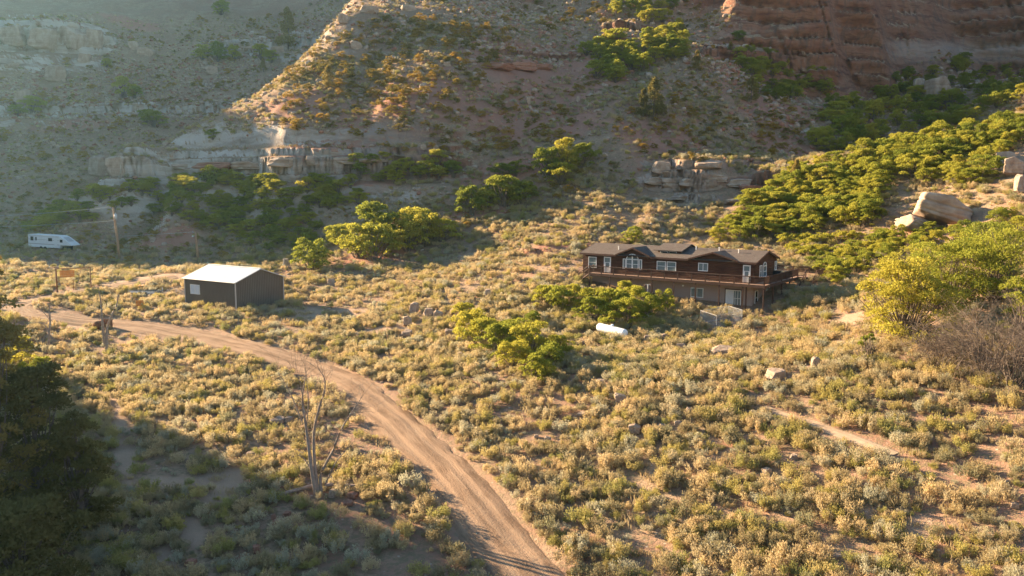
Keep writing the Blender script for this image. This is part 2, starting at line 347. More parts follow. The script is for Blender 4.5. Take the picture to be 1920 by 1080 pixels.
# ---------------------------------------------------------------- terrain
def build_terrain():
    fine = np.arange(-37, 37.01, .105); left = np.concatenate([np.arange(-180, -110, 6), np.arange(-110, -37, 1.0)]); right = np.concatenate([np.arange(38, 100, 1.5), np.arange(100, 180.1, 6)])
    ang = np.radians(np.concatenate([left, fine, right]))
    NR = 760; rd = np.exp(np.linspace(math.log(9.), math.log(950.), 900))
    X = np.sin(ang)[:, None]*rd; Y = np.cos(ang)[:, None]*rd
    Z = zfun(X, Y)
    dl = np.sqrt((np.diff(rd)/rd[:-1]*.45)**2+(np.diff(Z, axis=1)/rd[:-1])**2)
    # even out neighbouring columns so that the resampled rows stay smooth
    kern = np.exp(-np.linspace(-2, 2, 15)**2); kern /= kern.sum()
    dlp = np.pad(dl, ((7, 7), (0, 0)), mode='edge'); dl = sum(kern[k]*dlp[k:k+len(dl)] for k in range(15))
    s_ = np.concatenate([np.zeros((len(ang), 1)), np.cumsum(dl, 1)], 1)
    RR = np.empty((len(ang), NR))
    for i in range(len(ang)):
        RR[i] = np.exp(np.interp(np.linspace(0, s_[i, -1], NR), s_[i], np.log(rd)))
    X = np.sin(ang)[:, None]*RR; Y = np.cos(ang)[:, None]*RR
    Z, RK = zfun(X, Y, True)
    gz = np.abs(np.gradient(Z, axis=1)/np.maximum(np.gradient(RR, axis=1), 1e-3))
    big = sst(1.1, 1.9, gz)*sst(240, 260, Y)                      # the great cliffs
    ck = np.clip(np.maximum(big, RK*sst(.8, 1.6, gz)), 0, 1)
    bed = vnoise(Z*.16+fbm(X/40, Y/40, 2, 2)*1.2, X/70, 21)*1.3+vnoise(Z*.6, X/30, 22)*.35
    fr_ = (Z/5.2+fbm(X/45, Y/45, 29, 2)*.9+vnoise(X/9, Y/50, 28)*.25) % 1.0; saw = fr_**.55*(1-sst(.86, 1.0, fr_))
    fr2 = (Z/1.75+fbm(X/20, Y/20, 39, 2)*.8+vnoise(X/4, Y/20, 38)*.3) % 1.0; saw2 = fr2**.5*(1-sst(.84, 1.0, fr2))
    joint = (1-sst(0, .05, np.abs(vnoise(X/13+Z*.02, Y/60, 23)-.5)))*2.0
    push = ((bed-.8)*5.0+(saw-.6)*6.0)*big+((bed-.7)*1.2+(saw2-.6)*2.0)*(ck-big*.99).clip(0, 1)-joint*ck+fbm(X/9, Z/9, 24, 4)*1.6*ck
    RR = RR-push; X = np.sin(ang)[:, None]*RR; Y = np.cos(ang)[:, None]*RR
    V = np.stack([X, Y, Z], -1).reshape(-1, 3); na = len(ang)
    i, j = np.meshgrid(np.arange(na-1), np.arange(NR-1), indexing='ij'); a = (i*NR+j).ravel()
    fc = np.stack([a, a+NR, a+NR+1, a+1], 1)[:, ::-1]
    # floor under the viewer
    o = mesh_np('ground', V, np.ascontiguousarray(fc), M_SOIL, smooth=True)
    def attr(nm, v):
        at = o.data.attributes.new(nm, 'FLOAT', 'POINT'); at.data.foreach_set('value', np.ascontiguousarray(v, np.float32).ravel())
    px, py = to_px(X, np.maximum(Y, 1), Z)
    attr('rock', np.clip(RK+big, 0, 1))
    attr('pale', np.clip((1-sst(500, 900, px))*sst(150, 170, Y)+(1-sst(1300, 1480, px))*(Y > 140)*(Y < 170)*.6+sst(70, 85, py)*sst(1620, 1700, px+60*fbm(X/12, Z/3, 4, 3))*(1-sst(98, 125, py))*(Y > 280)*.45, 0, 1))
    attr('bare', np.maximum(bare_mask(X, Y), (1-sst(2.2, 3.4, near_lines(X, Y)[0]+fbm(X/2, Y/2, 33, 2)))*.35)); attr('red', red_mask(X, Y))
    tag(o, kind='structure'); return o
def blob(px, py, spots):
    m = np.zeros(np.shape(px))
    for (a, b, rx, ry) in spots: m = np.maximum(m, 1-sst(.55, 1.25, np.sqrt(((px-a)/rx)**2+((py-b)/ry)**2)))
    return m
def wob(x, y): return 1+.0*x
# patches are stored where they lie on the ground
def _spots(lst):
    out = []
    for (a, b, rx, ry) in lst:
        c = hit(a, b); e = hit(a+rx, b); n = hit(a, b-ry); s = hit(a, b+ry)
        out.append((c[0], (n[1]+s[1])/2, max(abs(e[0]-c[0]), .5), max((n[1]-s[1])/2, .8), c[0]/c[1]))
    return out
def patch(x, y, spots):
    m = np.zeros(np.shape(x)); nn = fbm(np.asarray(x)/3.5, np.asarray(y)/3.5, 91, 3)*.45
    for (cx, cy, rx, ry, sl_) in spots:
        m = np.maximum(m, 1-sst(.7, 1.15, np.sqrt(((x-cx-(y-cy)*sl_)/rx)**2+((y-cy)/ry)**2)+nn))
    return m
BARE = _spots([(610,592,85,16),(300,523,75,9),(240,532,60,9),(1050,503,55,6),(700,622,60,7),(560,583,50,8),(1590,600,60,16),(330,548,45,13),(1580,645,60,12),(215,780,16,50),(235,870,22,40),(330,905,90,14),(420,940,60,14),(360,1000,25,35),(310,1055,25,30),(130,960,70,20),(690,780,30,14),(120,605,60,10),(1480,440,40,5),(1905,300,30,22),(420,905,60,30),(1720,1000,30,30)])
REDS = _spots([(800,180,190,50),(1000,230,150,40),(1450,270,70,40),(640,280,120,30),(950,320,110,24),(1240,260,80,40),(1100,462,110,14),(700,480,90,12),(1020,150,170,80),(900,400,60,16),(700,340,90,18),(560,200,90,30),(250,45,70,12),(130,235,60,12),(1480,210,60,50),(1350,110,40,60),(300,445,110,20)])
def bare_mask(x, y): return patch(x, y, BARE)
def red_mask(x, y): return patch(x, y, REDS)*.8
build_terrain()

def strip(name, L, width, m, lift, cross=9, crown=.05, label=None):
    d = np.gradient(L[:, :2], axis=0); d /= np.linalg.norm(d, axis=1)[:, None]; nrm = np.stack([-d[:, 1], d[:, 0]], 1)
    t = np.linspace(-1, 1, cross); V = []; 
    n1 = fbm(np.arange(len(L))*.35, np.zeros(len(L)), 5, 3)*.35; n2 = fbm(np.arange(len(L))*.35, np.ones(len(L))*9, 6, 3)*.35
    W = width/2
    P2 = L[:, None, :2]+nrm[:, None, :]*(t[None, :, None]*W+np.where(t < 0, -1, 1)[None, :, None]*(np.abs(t)**3)[None, :, None]*np.where(t < 0, n1[:, None], n2[:, None])[..., None])
    Z = zfun(P2[..., 0], P2[..., 1])
    prof = lift+crown*(1-t**2)-.05*np.exp(-((np.abs(t)-.45)/.12)**2)+.06*np.exp(-((np.abs(t)-.93)/.06)**2); prof[0] = prof[-1] = -.12
    V = np.concatenate([P2, (Z+prof[None])[..., None]], -1).reshape(-1, 3)
    i, j = np.meshgrid(np.arange(len(L)-1), np.arange(cross-1), indexing='ij'); a = (i*cross+j).ravel()
    fc = np.stack([a, a+cross, a+cross+1, a+1], 1)
    o = mesh_np(name, V, np.ascontiguousarray(fc), m, smooth=True)
    uv = o.data.uv_layers.new(name='UVMap'); ln = np.concatenate([[0], np.cumsum(np.linalg.norm(np.diff(L[:, :2], axis=0), axis=1))])
    U = np.stack([np.repeat(ln[:, None], cross, 1), np.repeat(t[None]*W, len(L), 0)], -1).reshape(-1, 2)
    uv.data.foreach_set('uv', U[fc.ravel()].astype(np.float32).ravel())
    return tag(o, label, kind='structure')
def _road(n, out):
    t = NT(n); uv = t.node('ShaderNodeTexCoord').outputs['UV']; p = t.pos()
    s = t.node('ShaderNodeSeparateXYZ', {0: uv}); wobble = t.noise(t.node('ShaderNodeCombineXYZ', {0: t.math('MULTIPLY', s.outputs[0], .09)}).outputs[0], 1., 3)
    v = t.math('ADD', s.outputs[1], t.math('MULTIPLY', t.math('SUBTRACT', wobble, .5), 1.6))
    lon = t.node('ShaderNodeCombineXYZ', {0: t.math('MULTIPLY', s.outputs[0], .10), 1: v}).outputs[0]
    a = t.noise(lon, 1.5, 5, .62); f = t.noise(p, 6., 5, .75); g = t.noise(p, .55, 4); st = t.node('ShaderNodeTexVoronoi', {'Vector': p, 'Scale': 3.2}).outputs['Distance']
    c = t.ramp(a, [(.40, (.16, .102, .064)), (.5, (.26, .168, .105)), (.60, (.35, .24, .155))])
    c = t.mix(t.math('MULTIPLY', f, .6), c, (.23, .15, .095)); c = t.mix(t.ramp(g, [(.4, (0, 0, 0)), (.65, (.5, .5, .5))]), c, (.34, .23, .15))
    c = t.mix(t.ramp(st, [(.05, (1, 1, 1)), (.11, (0, 0, 0))]), c, (.42, .34, .26))
    track = t.math('ABSOLUTE', t.math('SUBTRACT', t.math('ABSOLUTE', v), .85))
    tm = t.ramp(track, [(.12, (1, 1, 1)), (.42, (0, 0, 0))])
    c = t.mix(t.math('MULTIPLY', tm, .5), c, (.38, .26, .17))
    h = t.math('ADD', t.math('MULTIPLY', a, .8), t.math('ADD', t.math('MULTIPLY', f, .6), t.math('MULTIPLY', tm, -.35)))
    h = t.math('SUBTRACT', h, t.math('MULTIPLY', t.ramp(st, [(.05, (1, 1, 1)), (.11, (0, 0, 0))]), -.3))
    t.bsdf(out, c, .97, t.bump(h, 1., .14), spec=.08)
M_ROAD = mat('packed_dirt', _road)
def dense(L, step=.6):
    s = np.concatenate([[0], np.cumsum(np.linalg.norm(np.diff(L[:, :2], axis=0), axis=1))]); q = np.arange(0, s[-1], step)
    return np.stack([np.interp(q, s, L[:, k]) for k in range(3)], 1)
strip('dirt_road', dense(ROAD), 4.5, M_ROAD, .14)
strip('driveway', dense(SPURR), 4.6, M_ROAD, .09)
strip('footpath', dense(TRACK), 1.0, simple('straw_strewn_soil', (.40, .30, .21), .95, .25, 1.2, spec=.08, bump=.5), .05, crown=.0)
# ---------------------------------------------------------------- house of logs above a stucco storey
M_LOG = None
def _log(n, out):
    t = NT(n); oc = t.node('ShaderNodeTexCoord').outputs['Object']; s = t.node('ShaderNodeSeparateXYZ', {0: oc})
    st = t.node('ShaderNodeCombineXYZ', {0: t.math('MULTIPLY', s.outputs[0], .25), 1: t.math('MULTIPLY', s.outputs[1], .25), 2: t.math('MULTIPLY', s.outputs[2], 3)}).outputs[0]
    g = t.noise(st, 3, 5, .6)
    t.bsdf(out, t.ramp(g, [(.3, (.045, .018, .010)), (.7, (.12, .05, .026))]), .75, t.bump(g, .3, .02), spec=.25)
M_LOG = mat('stained_log_siding', _log)
def _stucco(n, out):
    t = NT(n); oc = t.node('ShaderNodeTexCoord').outputs['Object']; a = t.noise(oc, .8, 4); b = t.noise(oc, 14, 3, .7)
    t.bsdf(out, t.mix(a, (.32, .235, .195), (.40, .305, .255)), .95, t.bump(b, .4, .02), spec=.1)
M_STUC = mat('tan_stucco', _stucco)
def _shingle(n, out):
    t = NT(n); oc = t.node('ShaderNodeTexCoord').outputs['Object']
    br = t.node('ShaderNodeTexBrick', {'Vector': oc, 'Color1': (.085, .068, .060, 1), 'Color2': (.13, .105, .09, 1), 'Mortar': (.04, .035, .03, 1), 'Scale': 1.0, 'Mortar Size': .012, 'Brick Width': .33, 'Row Height': .16})
    g = t.noise(oc, 1.2, 5, .65); c = t.mix(t.math('MULTIPLY', g, .5), br.outputs[0], (.15, .12, .10))
    t.bsdf(out, c, .92, t.bump(t.noise(oc, 25, 2), .5, .02), spec=.15)
M_SHIN = mat('asphalt_shingle', _shingle)
M_TRIM = simple('white_vinyl_trim', (.75, .74, .70), .5, .06)
M_DECK = simple('stained_deck_wood', (.10, .055, .038), .8, .3, 2.)
M_FLOOR = simple('deck_board', (.36, .235, .175), .8, .25, 3.)
M_FASC = simple('dark_fascia', (.10, .05, .035), .7, .2)
M_GLASS = mat('window_glass', lambda n, out: (lambda t: t.bsdf(out, t.mix(t.noise(t.node('ShaderNodeTexCoord').outputs['Object'], 1.1, 2), (.10, .13, .13), (.24, .28, .27)), .12, spec=.6))(NT(n)))
M_DARKG = simple('dark_glass', (.02, .025, .028), .15, .1, spec=.6)
M_BLIND = simple('white_panel', (.62, .63, .61), .7, .06)
M_METALW = simple('white_painted_steel', (.78, .80, .80), .45, .06, 1.2)
def house():
    H0 = np.array([29.48-25*FR[0], 99.53-25*FR[1], -11.84])
    h = empty('log_house', H0, -.64, 'long dark brown log house with grey shingle roof on a tan stucco lower storey', 'house')
    # log siding: a stack of half-round courses, as walls of one mesh with ripples
    m = MB(); z0, z1 = -.35, 2.42
    def course_prof(z0, z1):
        out = []; n = int((z1-z0)/.21)
        for i in range(n):
            for t, o in ((0, .0), (.06, -.035), (.5, -.06), (.94, -.035)): out.append((z0+(i+t)*(z1-z0)/n, o))
        out.append((z1, 0)); return out
    pr = course_prof(z0, z1)
    def wall(p0, p1, nrm, top=None):
        vs = []; k = len(pr)
        for z, o in pr:
            for p in (p0, p1): vs.append((p[0]-nrm[0]*o, p[1]-nrm[1]*o, z))
        m.add(vs, [(2*i, 2*i+1, 2*i+3, 2*i+2) for i in range(k-1)])
    x0, x1, y0, y1 = .3, 24.7, .35, 7.95
    wall((x0, y0), (x1, y0), (0, -1)); wall((x1, y0), (x1, y1), (1, 0)); wall((x1, y1), (x0, y1), (0, 1)); wall((x0, y1), (x0, y0), (-1, 0))
    m.box(x0+.05, y0+.05, z0, x1-.05, y1-.05, z1)
    # gable ends of the upper floor
    for xx in (x0, x1-.12): m.prism([(y0, 2.40), (y1, 2.40), (4.15, 3.50)], 'x', xx, xx+.12)
    m.build('wall', M_LOG, h)
    # roof
    r = MB()
    def slab(q, th=.13):
        a, b, c, d = [Vector(v) for v in q]; n = Vector((0, 0, th)); vs = [a, b, c, d, a+n, b+n, c+n, d+n]
        r.add(vs, [(3, 2, 1, 0), (4, 5, 6, 7), (0, 1, 5, 4), (1, 2, 6, 5), (2, 3, 7, 6), (3, 0, 4, 7)])
    E_ = 2.40; RG = 3.56
    slab([(0, 0, E_), (25, 0, E_), (25, 4.15, RG), (0, 4.15, RG)]); slab([(25, 8.3, E_), (0, 8.3, E_), (0, 4.152, RG-.001), (25, 4.152, RG-.001)])
    roof = r.build('roof', M_SHIN, h)
    for name, xa, xm, xb, za in (('dormer', 5.7, 8.19, 10.7, 3.50), ('dormer', 16.2, 19.45, 22.7, 3.44)):
        r = MB(); yb = 3.9; e = E_+.10
        slab([(xa, -.12, e), (xm, -.12, za), (xm, yb, za), (xa, yb, e)], .1); slab([(xm+.001, -.12, za), (xb, -.12, e), (xb, yb, e), (xm+.001, yb, za)], .1)
        d = r.build('dormer_roof', M_SHIN, roof)
        g = MB(); g.prism([(xa+.25, E_-.12), (xb-.25, E_-.12), (xm, za-.03)], 'y', .26, .34); g.build('gable_face', M_LOG, h)
        f = MB()
        for (pa, pb) in (((xa-.05, e-.08), (xm, za-.08)), ((xm, za-.08), (xb+.05, e-.08))):
            f.add([(pa[0], -.15, pa[1]), (pb[0], -.15, pb[1]), (pb[0], -.15, pb[1]+.20), (pa[0], -.15, pa[1]+.20), (pa[0], -.11, pa[1]), (pb[0], -.11, pb[1]), (pb[0], -.11, pb[1]+.20), (pa[0], -.11, pa[1]+.20)], [(0, 1, 2, 3), (7, 6, 5, 4), (0, 4, 5, 1), (3, 2, 6, 7), (0, 3, 7, 4), (1, 5, 6, 2)])
        f.build('fascia', M_FASC, roof)
    # raised clerestory
    cl = MB(); cl.box(11.0, 1.75, 2.7, 14.2, 4.6, 3.28); clo = cl.build('clerestory_wall', M_LOG, h)
    r = MB(); slab([(10.6, 1.35, 3.24), (14.6, 1.35, 3.24), (14.6, 4.4, 3.98), (10.6, 4.4, 3.98)], .1); slab([(14.6, 6.4, 3.3), (10.6, 6.4, 3.3), (10.6, 4.402, 3.979), (14.6, 4.402, 3.979)], .1)
    r.prism([(1.9, 2.8), (5.9, 2.8), (5.9, 3.4), (4.4, 3.94), (1.9, 3.3)], 'x', 14.22, 14.34); r.build('clerestory_roof', M_SHIN, roof)
    for xa in (11.35, 12.6):
        g = MB(); g.box(xa, 1.70, 2.86, xa+1.1, 1.74, 3.18); w_ = g.build('window', M_TRIM, h); g = MB(); g.box(xa+.08, 1.685, 2.92, xa+1.02, 1.699, 3.13); g.build('pane', M_DARKG, w_)
    for xa, xb in ((-.03, 5.6), (10.8, 16.1), (22.8, 25.03)): f = MB(); f.box(xa, -.06, E_-.12, xb, -.003, E_+.11); f.build('gutter', M_FASC, roof)
    for xe in (-.05, 25.003):
        f = MB()
        for ya, yb in ((0, 4.15), (8.3, 4.15)):
            f.add([(xe, ya, E_-.10), (xe, yb, RG-.10), (xe, yb, RG+.14), (xe, ya, E_+.14), (xe+.05, ya, E_-.10), (xe+.05, yb, RG-.10), (xe+.05, yb, RG+.14), (xe+.05, ya, E_+.14)], [(0, 1, 2, 3), (7, 6, 5, 4), (0, 4, 5, 1), (1, 5, 6, 2), (2, 6, 7, 3), (3, 7, 4, 0)])
        f.build('bargeboard', M_FASC, roof)
    for (x, y) in ((5.0, 1.9), (18.9, 3.2), (9.6, 6.), (21.6, 2.9), (15.7, 3.3)):
        zz = E_+(RG-E_)*min(y, 8.3-y)/4.15; v = MB(); v.tube([(x, y, zz), (x, y, zz+.55)], .06); v.tube([(x, y, zz+.55), (x, y, zz+.62)], .10); v.build('vent_pipe', M_TRIM, roof)
    # windows and doors of the front wall
    def win(xa, xb, za, zb, y=.35, mull=1, bar=True, glass=M_GLASS, nm='window', face='y', blind=False):
        """frame stands proud of the wall on the outside (towards -y or +x)"""
        def bx(g, a0, a1, d0, d1, b0, b1):
            if face == 'y': g.box(a0, y-d1, b0, a1, y-d0, b1)
            else: g.box(y+d0, a0, b0, y+d1, a1, b1)
        g = MB(); t = .09
        bx(g, xa, xb, .05, .13, zb-t, zb); bx(g, xa, xb, .05, .15, za, za+t)
        bx(g, xa, xa+t, .05, .13, za+t, zb-t); bx(g, xb-t, xb, .05, .13, za+t, zb-t)
        for k in range(1, mull+1):
            if mull == 0: break
            xx = xa+(xb-xa)*k/(mull+1)
            bx(g, xx-.035, xx+.035, .05, .125, za+t, zb-t)
        if bar: bx(g, xa+t, xb-t, .05, .115, (za+zb)/2-.025, (za+zb)/2+.025)
        o = g.build(nm, M_TRIM, h)
        p = MB(); bx(p, xa+t, xb-t, .055, .085, za+t, zb-t); p.build('pane', glass, o); return o
    win(1.2, 2.5, .51, 2.02, mull=0)
    def door(xa, xb, y=.35):
        g = MB(); g.box(xa, y-.13, 0, xa+.13, y-.05, 2.14); g.box(xb-.13, y-.13, 0, xb, y-.05, 2.14); g.box(xa+.13, y-.13, 2.0, xb-.13, y-.05, 2.14); g.box(xa+.13, y-.11, .02, xb-.13, y-.05, .75); g.box(xa+.13, y-.11, 1.35, xb-.13, y-.05, 1.41)
        g.box(xa+.13, y-.11, .751, xa+.25, y-.05, 1.349); g.box(xb-.25, y-.11, .751, xb-.13, y-.05, 1.349)
        d = g.build('door', M_TRIM, h); p = MB(); p.box(xa+.25, y-.09, .75, xb-.25, y-.06, 1.35); p.box(xa+.13, y-.09, 1.41, xb-.13, y-.06, 2.0); p.build('pane', M_GLASS, d)
        k = MB(); k.tube([(xb-.19, y-.12, 1.02), (xb-.19, y-.18, 1.02)], .035); k.build('handle', M_FASC, d)
    door(3.68, 4.75); door(23.25, 24.2)
    win(6.6, 7.03, .68, 2.03, mull=0, bar=False); win(9.02, 9.45, .68, 2.05, mull=0, bar=False)
    # arched pair
    def arch_pair(xa, xb, za, zs, y, face, mid=True):
        g = MB(); xm = (xa+xb)/2; rx = (xb-xa)/2; n = 20; t = .09
        def q(a, d, b): return (a, y-d, b) if face == 'y' else (y+d, a, b)
        outer = [(xm+math.cos(k*math.pi/n)*rx, zs+math.sin(k*math.pi/n)*rx*.82) for k in range(n+1)]
        inner = [(xm+math.cos(k*math.pi/n)*(rx-t), zs+math.sin(k*math.pi/n)*(rx-t)*.82) for k in range(n+1)]
        O_ = [(xb, za)]+outer+[(xa, za)]; I_ = [(xb-t, za+t)]+inner+[(xa+t, za+t)]; m_ = len(O_)
        vs = [q(a, .13, b) for a, b in O_]+[q(a, .13, b) for a, b in I_]+[q(a, .05, b) for a, b in O_]+[q(a, .05, b) for a, b in I_]
        fs = []
        for i in range(m_):
            j = (i+1) % m_; fs += [(i, j, m_+j, m_+i), (i, 2*m_+i, 2*m_+j, j), (m_+i, m_+j, 3*m_+j, 3*m_+i)]
        g.add(vs, fs)
        def bar(a0, a1, b0, b1):
            c = [q(a, d, b) for d in (.05, .125) for a, b in ((a0, b0), (a1, b0), (a1, b1), (a0, b1))]
            g.add(c, [(0, 1, 2, 3), (7, 6, 5, 4), (0, 4, 5, 1), (1, 5, 6, 2), (2, 6, 7, 3), (3, 7, 4, 0)])
        bar(xa+t, xb-t, zs-.05, zs+.05)
        if mid: bar(xm-.09, xm+.09, za+t, zs+rx*.82-t-.01)
        bar(xa+t, xb-t, (za+zs)/2-.03, (za+zs)/2+.03)
        o = g.build('arched_window', M_TRIM, h); p = MB(); p.prism([(a, b) for a, b in I_], 'y' if face == 'y' else 'x', *((y-.085, y-.06) if face == 'y' else (y+.06, y+.085)))
        p.build('pane', M_GLASS, o)
    arch_pair(7.1, 8.93, .72, 1.98, .35, 'y')
    win(11.62, 12.9, .72, 2.0, mull=0); win(13.05, 14.35, .72, 2.0, mull=0)
    win(17.4, 18.7, 1.05, 2.08, mull=1, bar=False)
    win(1.75, 2.5, .5, 2.02, y=24.7, face='x', mull=0); arch_pair(2.9, 4.1, .5, 1.85, 24.7, 'x', mid=False); win(7.1, 7.75, 1.0, 2.15, y=24.7, face='x', mull=0)
    # lower storey
    m = MB(); m.box(.7, .8, -4.4, 24.3, 7.6, -.36); m.build('stucco_wall', M_STUC, h)
    win(16.25, 17.98, -2.42, -1.2, y=.82, mull=1, bar=False)
    o = win(20.95, 22.95, -3.05, -1.1, y=.82, mull=1, bar=False); o.name = 'sliding_door'
    p = MB(); p.box(21.05, .70, -2.97, 21.93, .745, -1.19); p.build('blind_panel', M_BLIND, o)
    g = MB(); g.box(22.15, .705, -3.0, 22.2, .74, -1.2); g.box(22.5, .705, -2.9, 22.55, .74, -1.2); g.box(22.03, .705, -2.15, 22.86, .74, -2.1); g.build('muntin', M_TRIM, o)
    fr = MB(); fr.box(20.82, .74, -3.05, 20.94, .80, -.98); fr.box(22.96, .74, -3.05, 23.08, .80, -.98); fr.box(20.82, .74, -1.09, 23.08, .799, -.975); fr.build('door_casing', M_FASC, h)
    win(1.55, 2.5, -2.95, -1.1, y=24.3, face='x', mull=0, glass=M_DARKG); win(5.6, 6.6, -1.7, -1.0, y=24.3, face='x', mull=0)
    l = MB(); l.tube([(15.19, .80, -1.05), (15.19, .66, -1.05)], [.09, .12]); l.build('wall_lamp', M_TRIM, h)
    # deck
    f = MB()
    n = 0
    def boards(xa, xb, ya, yb, z=-.04, along='x'):
        if along == 'x':
            y = ya
            while y < yb-.01: f.box(xa, y, z-.05, xb, min(y+.13, yb), z); y += .142
        else:
            x = xa
            while x < xb-.01: f.box(x, ya, z-.05, min(x+.13, xb), yb, z); x += .142
    boards(2.3, 26.6, -1.35, .27); boards(24.83, 26.6, .29, 11.0); boards(22.5, 29.2, 11.03, 14.6)
    f.build('deck_floor', M_FLOOR, h)
    j = MB()
    j.box(2.28, -1.40, -.36, 26.64, -1.36, -.03); j.box(26.61, -1.36, -.36, 26.65, 11.0, -.03); j.box(2.26, -1.36, -.36, 2.295, .2, -.03)
    j.box(2.3, .0, -.34, 24.6, .06, -.095); j.box(22.5, 11.0, -.34, 29.2, 11.028, -.095); j.box(29.205, 11.0, -.36, 29.25, 14.6, -.03); j.box(22.5, 14.61, -.36, 29.25, 14.65, -.03)
    x = 2.6
    while x < 26.5: j.box(x, -1.35, -.30, x+.04, -.01, -.095); x += .9
    j.build('deck_beam', M_DECK, h)
    # posts down to the slope
    def world(x, y): return H0[:2]+FR*x+BK*y
    for x, y in [(2.4, -1.3), (5.5, -1.3), (8.7, -1.3), (11.8, -1.3), (14.8, -1.3), (17.8, -1.3), (20.9, -1.3), (23.9, -1.3), (26.45, -1.3), (26.45, 2.0), (26.45, 5.), (26.45, 8.), (26.5, 10.8), (29.1, 11.1), (29.1, 14.5), (24.3, -1.2+.0)]:
        q = world(x, y); zg = zat(q[0], q[1])-H0[2]-.3
        p = MB(); p.box(x-.07, y-.069, zg, x+.07, y+.069, -.37); p.build('post', M_DECK, h)
    def rail(pts, z=0., name='railing', drop=None):
        g = MB()
        for a, b in zip(pts[:-1], pts[1:]):
            a = Vector(a); b = Vector(b); L_ = (b-a).length; d = (b-a)/L_; n_ = max(1, round(L_/1.9))
            for k in range(n_+1):
                p = a+d*(L_*k/n_); g.box(p.x-.055, p.y-.055, p.z-.30, p.x+.055, p.y+.055, p.z+1.02)
            s_ = Vector((-d.y, d.x, 0)).normalized()
            for (zz, hw, hh) in ((.95, .07, .045), (.12, .02, .045)):
                c = []
                for p in (a, b):
                    for sx, sz in ((-1, -1), (1, -1), (1, 1), (-1, 1)): c.append(p+s_*hw*sx+Vector((0, 0, zz+hh*sz)))
                g.add(c, [(0, 1, 2, 3), (7, 6, 5, 4), (0, 4, 5, 1), (1, 5, 6, 2), (2, 6, 7, 3), (3, 7, 4, 0)])
            k = .14
            while k < L_: p = a+d*k; g.box(p.x-.02, p.y-.02, p.z+.10, p.x+.02, p.y+.02, p.z+.92); k += .14
        return g.build(name, M_DECK, h)
    rail([(2.35, -1.3, 0), (26.5, -1.3, 0)]); rail([(26.5, -1.3, 0), (26.5, 10.9, 0)]); rail([(26.5, 11.1, 0), (27.5, 11.1, 0)]); rail([(29.1, 11.1, 0), (29.1, 14.5, 0), (22.6, 14.5, 0)])
    def stairs(xa, ya, dx, dy, n_, wd, name='staircase'):
        g = MB()
        for k in range(n_):
            z = -.05-(k+1)*.19; cx, cy = xa+dx*(k+.5)*.28, ya+dy*(k+.5)*.28
            if dx: g.box(cx-.15, cy-wd/2, z-.05, cx+.15, cy+wd/2, z)
            else: g.box(cx-wd/2, cy-.15, z-.05, cx+wd/2, cy+.15, z)
        ex, ey, ez = xa+dx*n_*.28, ya+dy*n_*.28, -n_*.19
        for s_ in (-1, 1):
            ox, oy = (0, s_*(wd/2+.04)) if dx else (s_*(wd/2+.04), 0)
            g.tube([(xa+ox, ya+oy, -.22), (ex+ox, ey+oy, ez-.22)], .13, 4)
            g.tube([(xa+ox, ya+oy, .95), (ex+ox, ey+oy, ez+.95)], .055, 4)
            for t in (0, .5, 1.0): g.tube([(xa+(ex-xa)*t+ox, ya+(ey-ya)*t+oy, ez*t-.3), (xa+(ex-xa)*t+ox, ya+(ey-ya)*t+oy, ez*t+1.0)], .05, 4)
            for t in np.arange(.08, 1, .08): g.tube([(xa+(ex-xa)*t+ox, ya+(ey-ya)*t+oy, ez*t-.1), (xa+(ex-xa)*t+ox, ya+(ey-ya)*t+oy, ez*t+.93)], .018, 4)
        g.build(name, M_DECK, h)
    stairs(2.24, -.62, -1, 0, 6, 1.2); stairs(28.3, 10.9, 0, -1, 9, 1.3)
    g = MB(); g.box(25.1, 5.5, .25, 26.0, 6.1, .85); g.tube([(25.1, 5.8, .85), (26., 5.8, .85)], .28, 10)
    for a in (25.15, 25.95):
        for b in (5.55, 6.05): g.tube([(a, b, -.04), (a, b, .3)], .03)
    gr = g.build('barbecue_grill', simple('black_enamel', (.02, .02, .02), .4)); gr.location = H0; gr.rotation_euler = (0, 0, -.64)
    tag(gr, 'black barbecue grill standing on the house deck by the end wall', 'grill')
house()
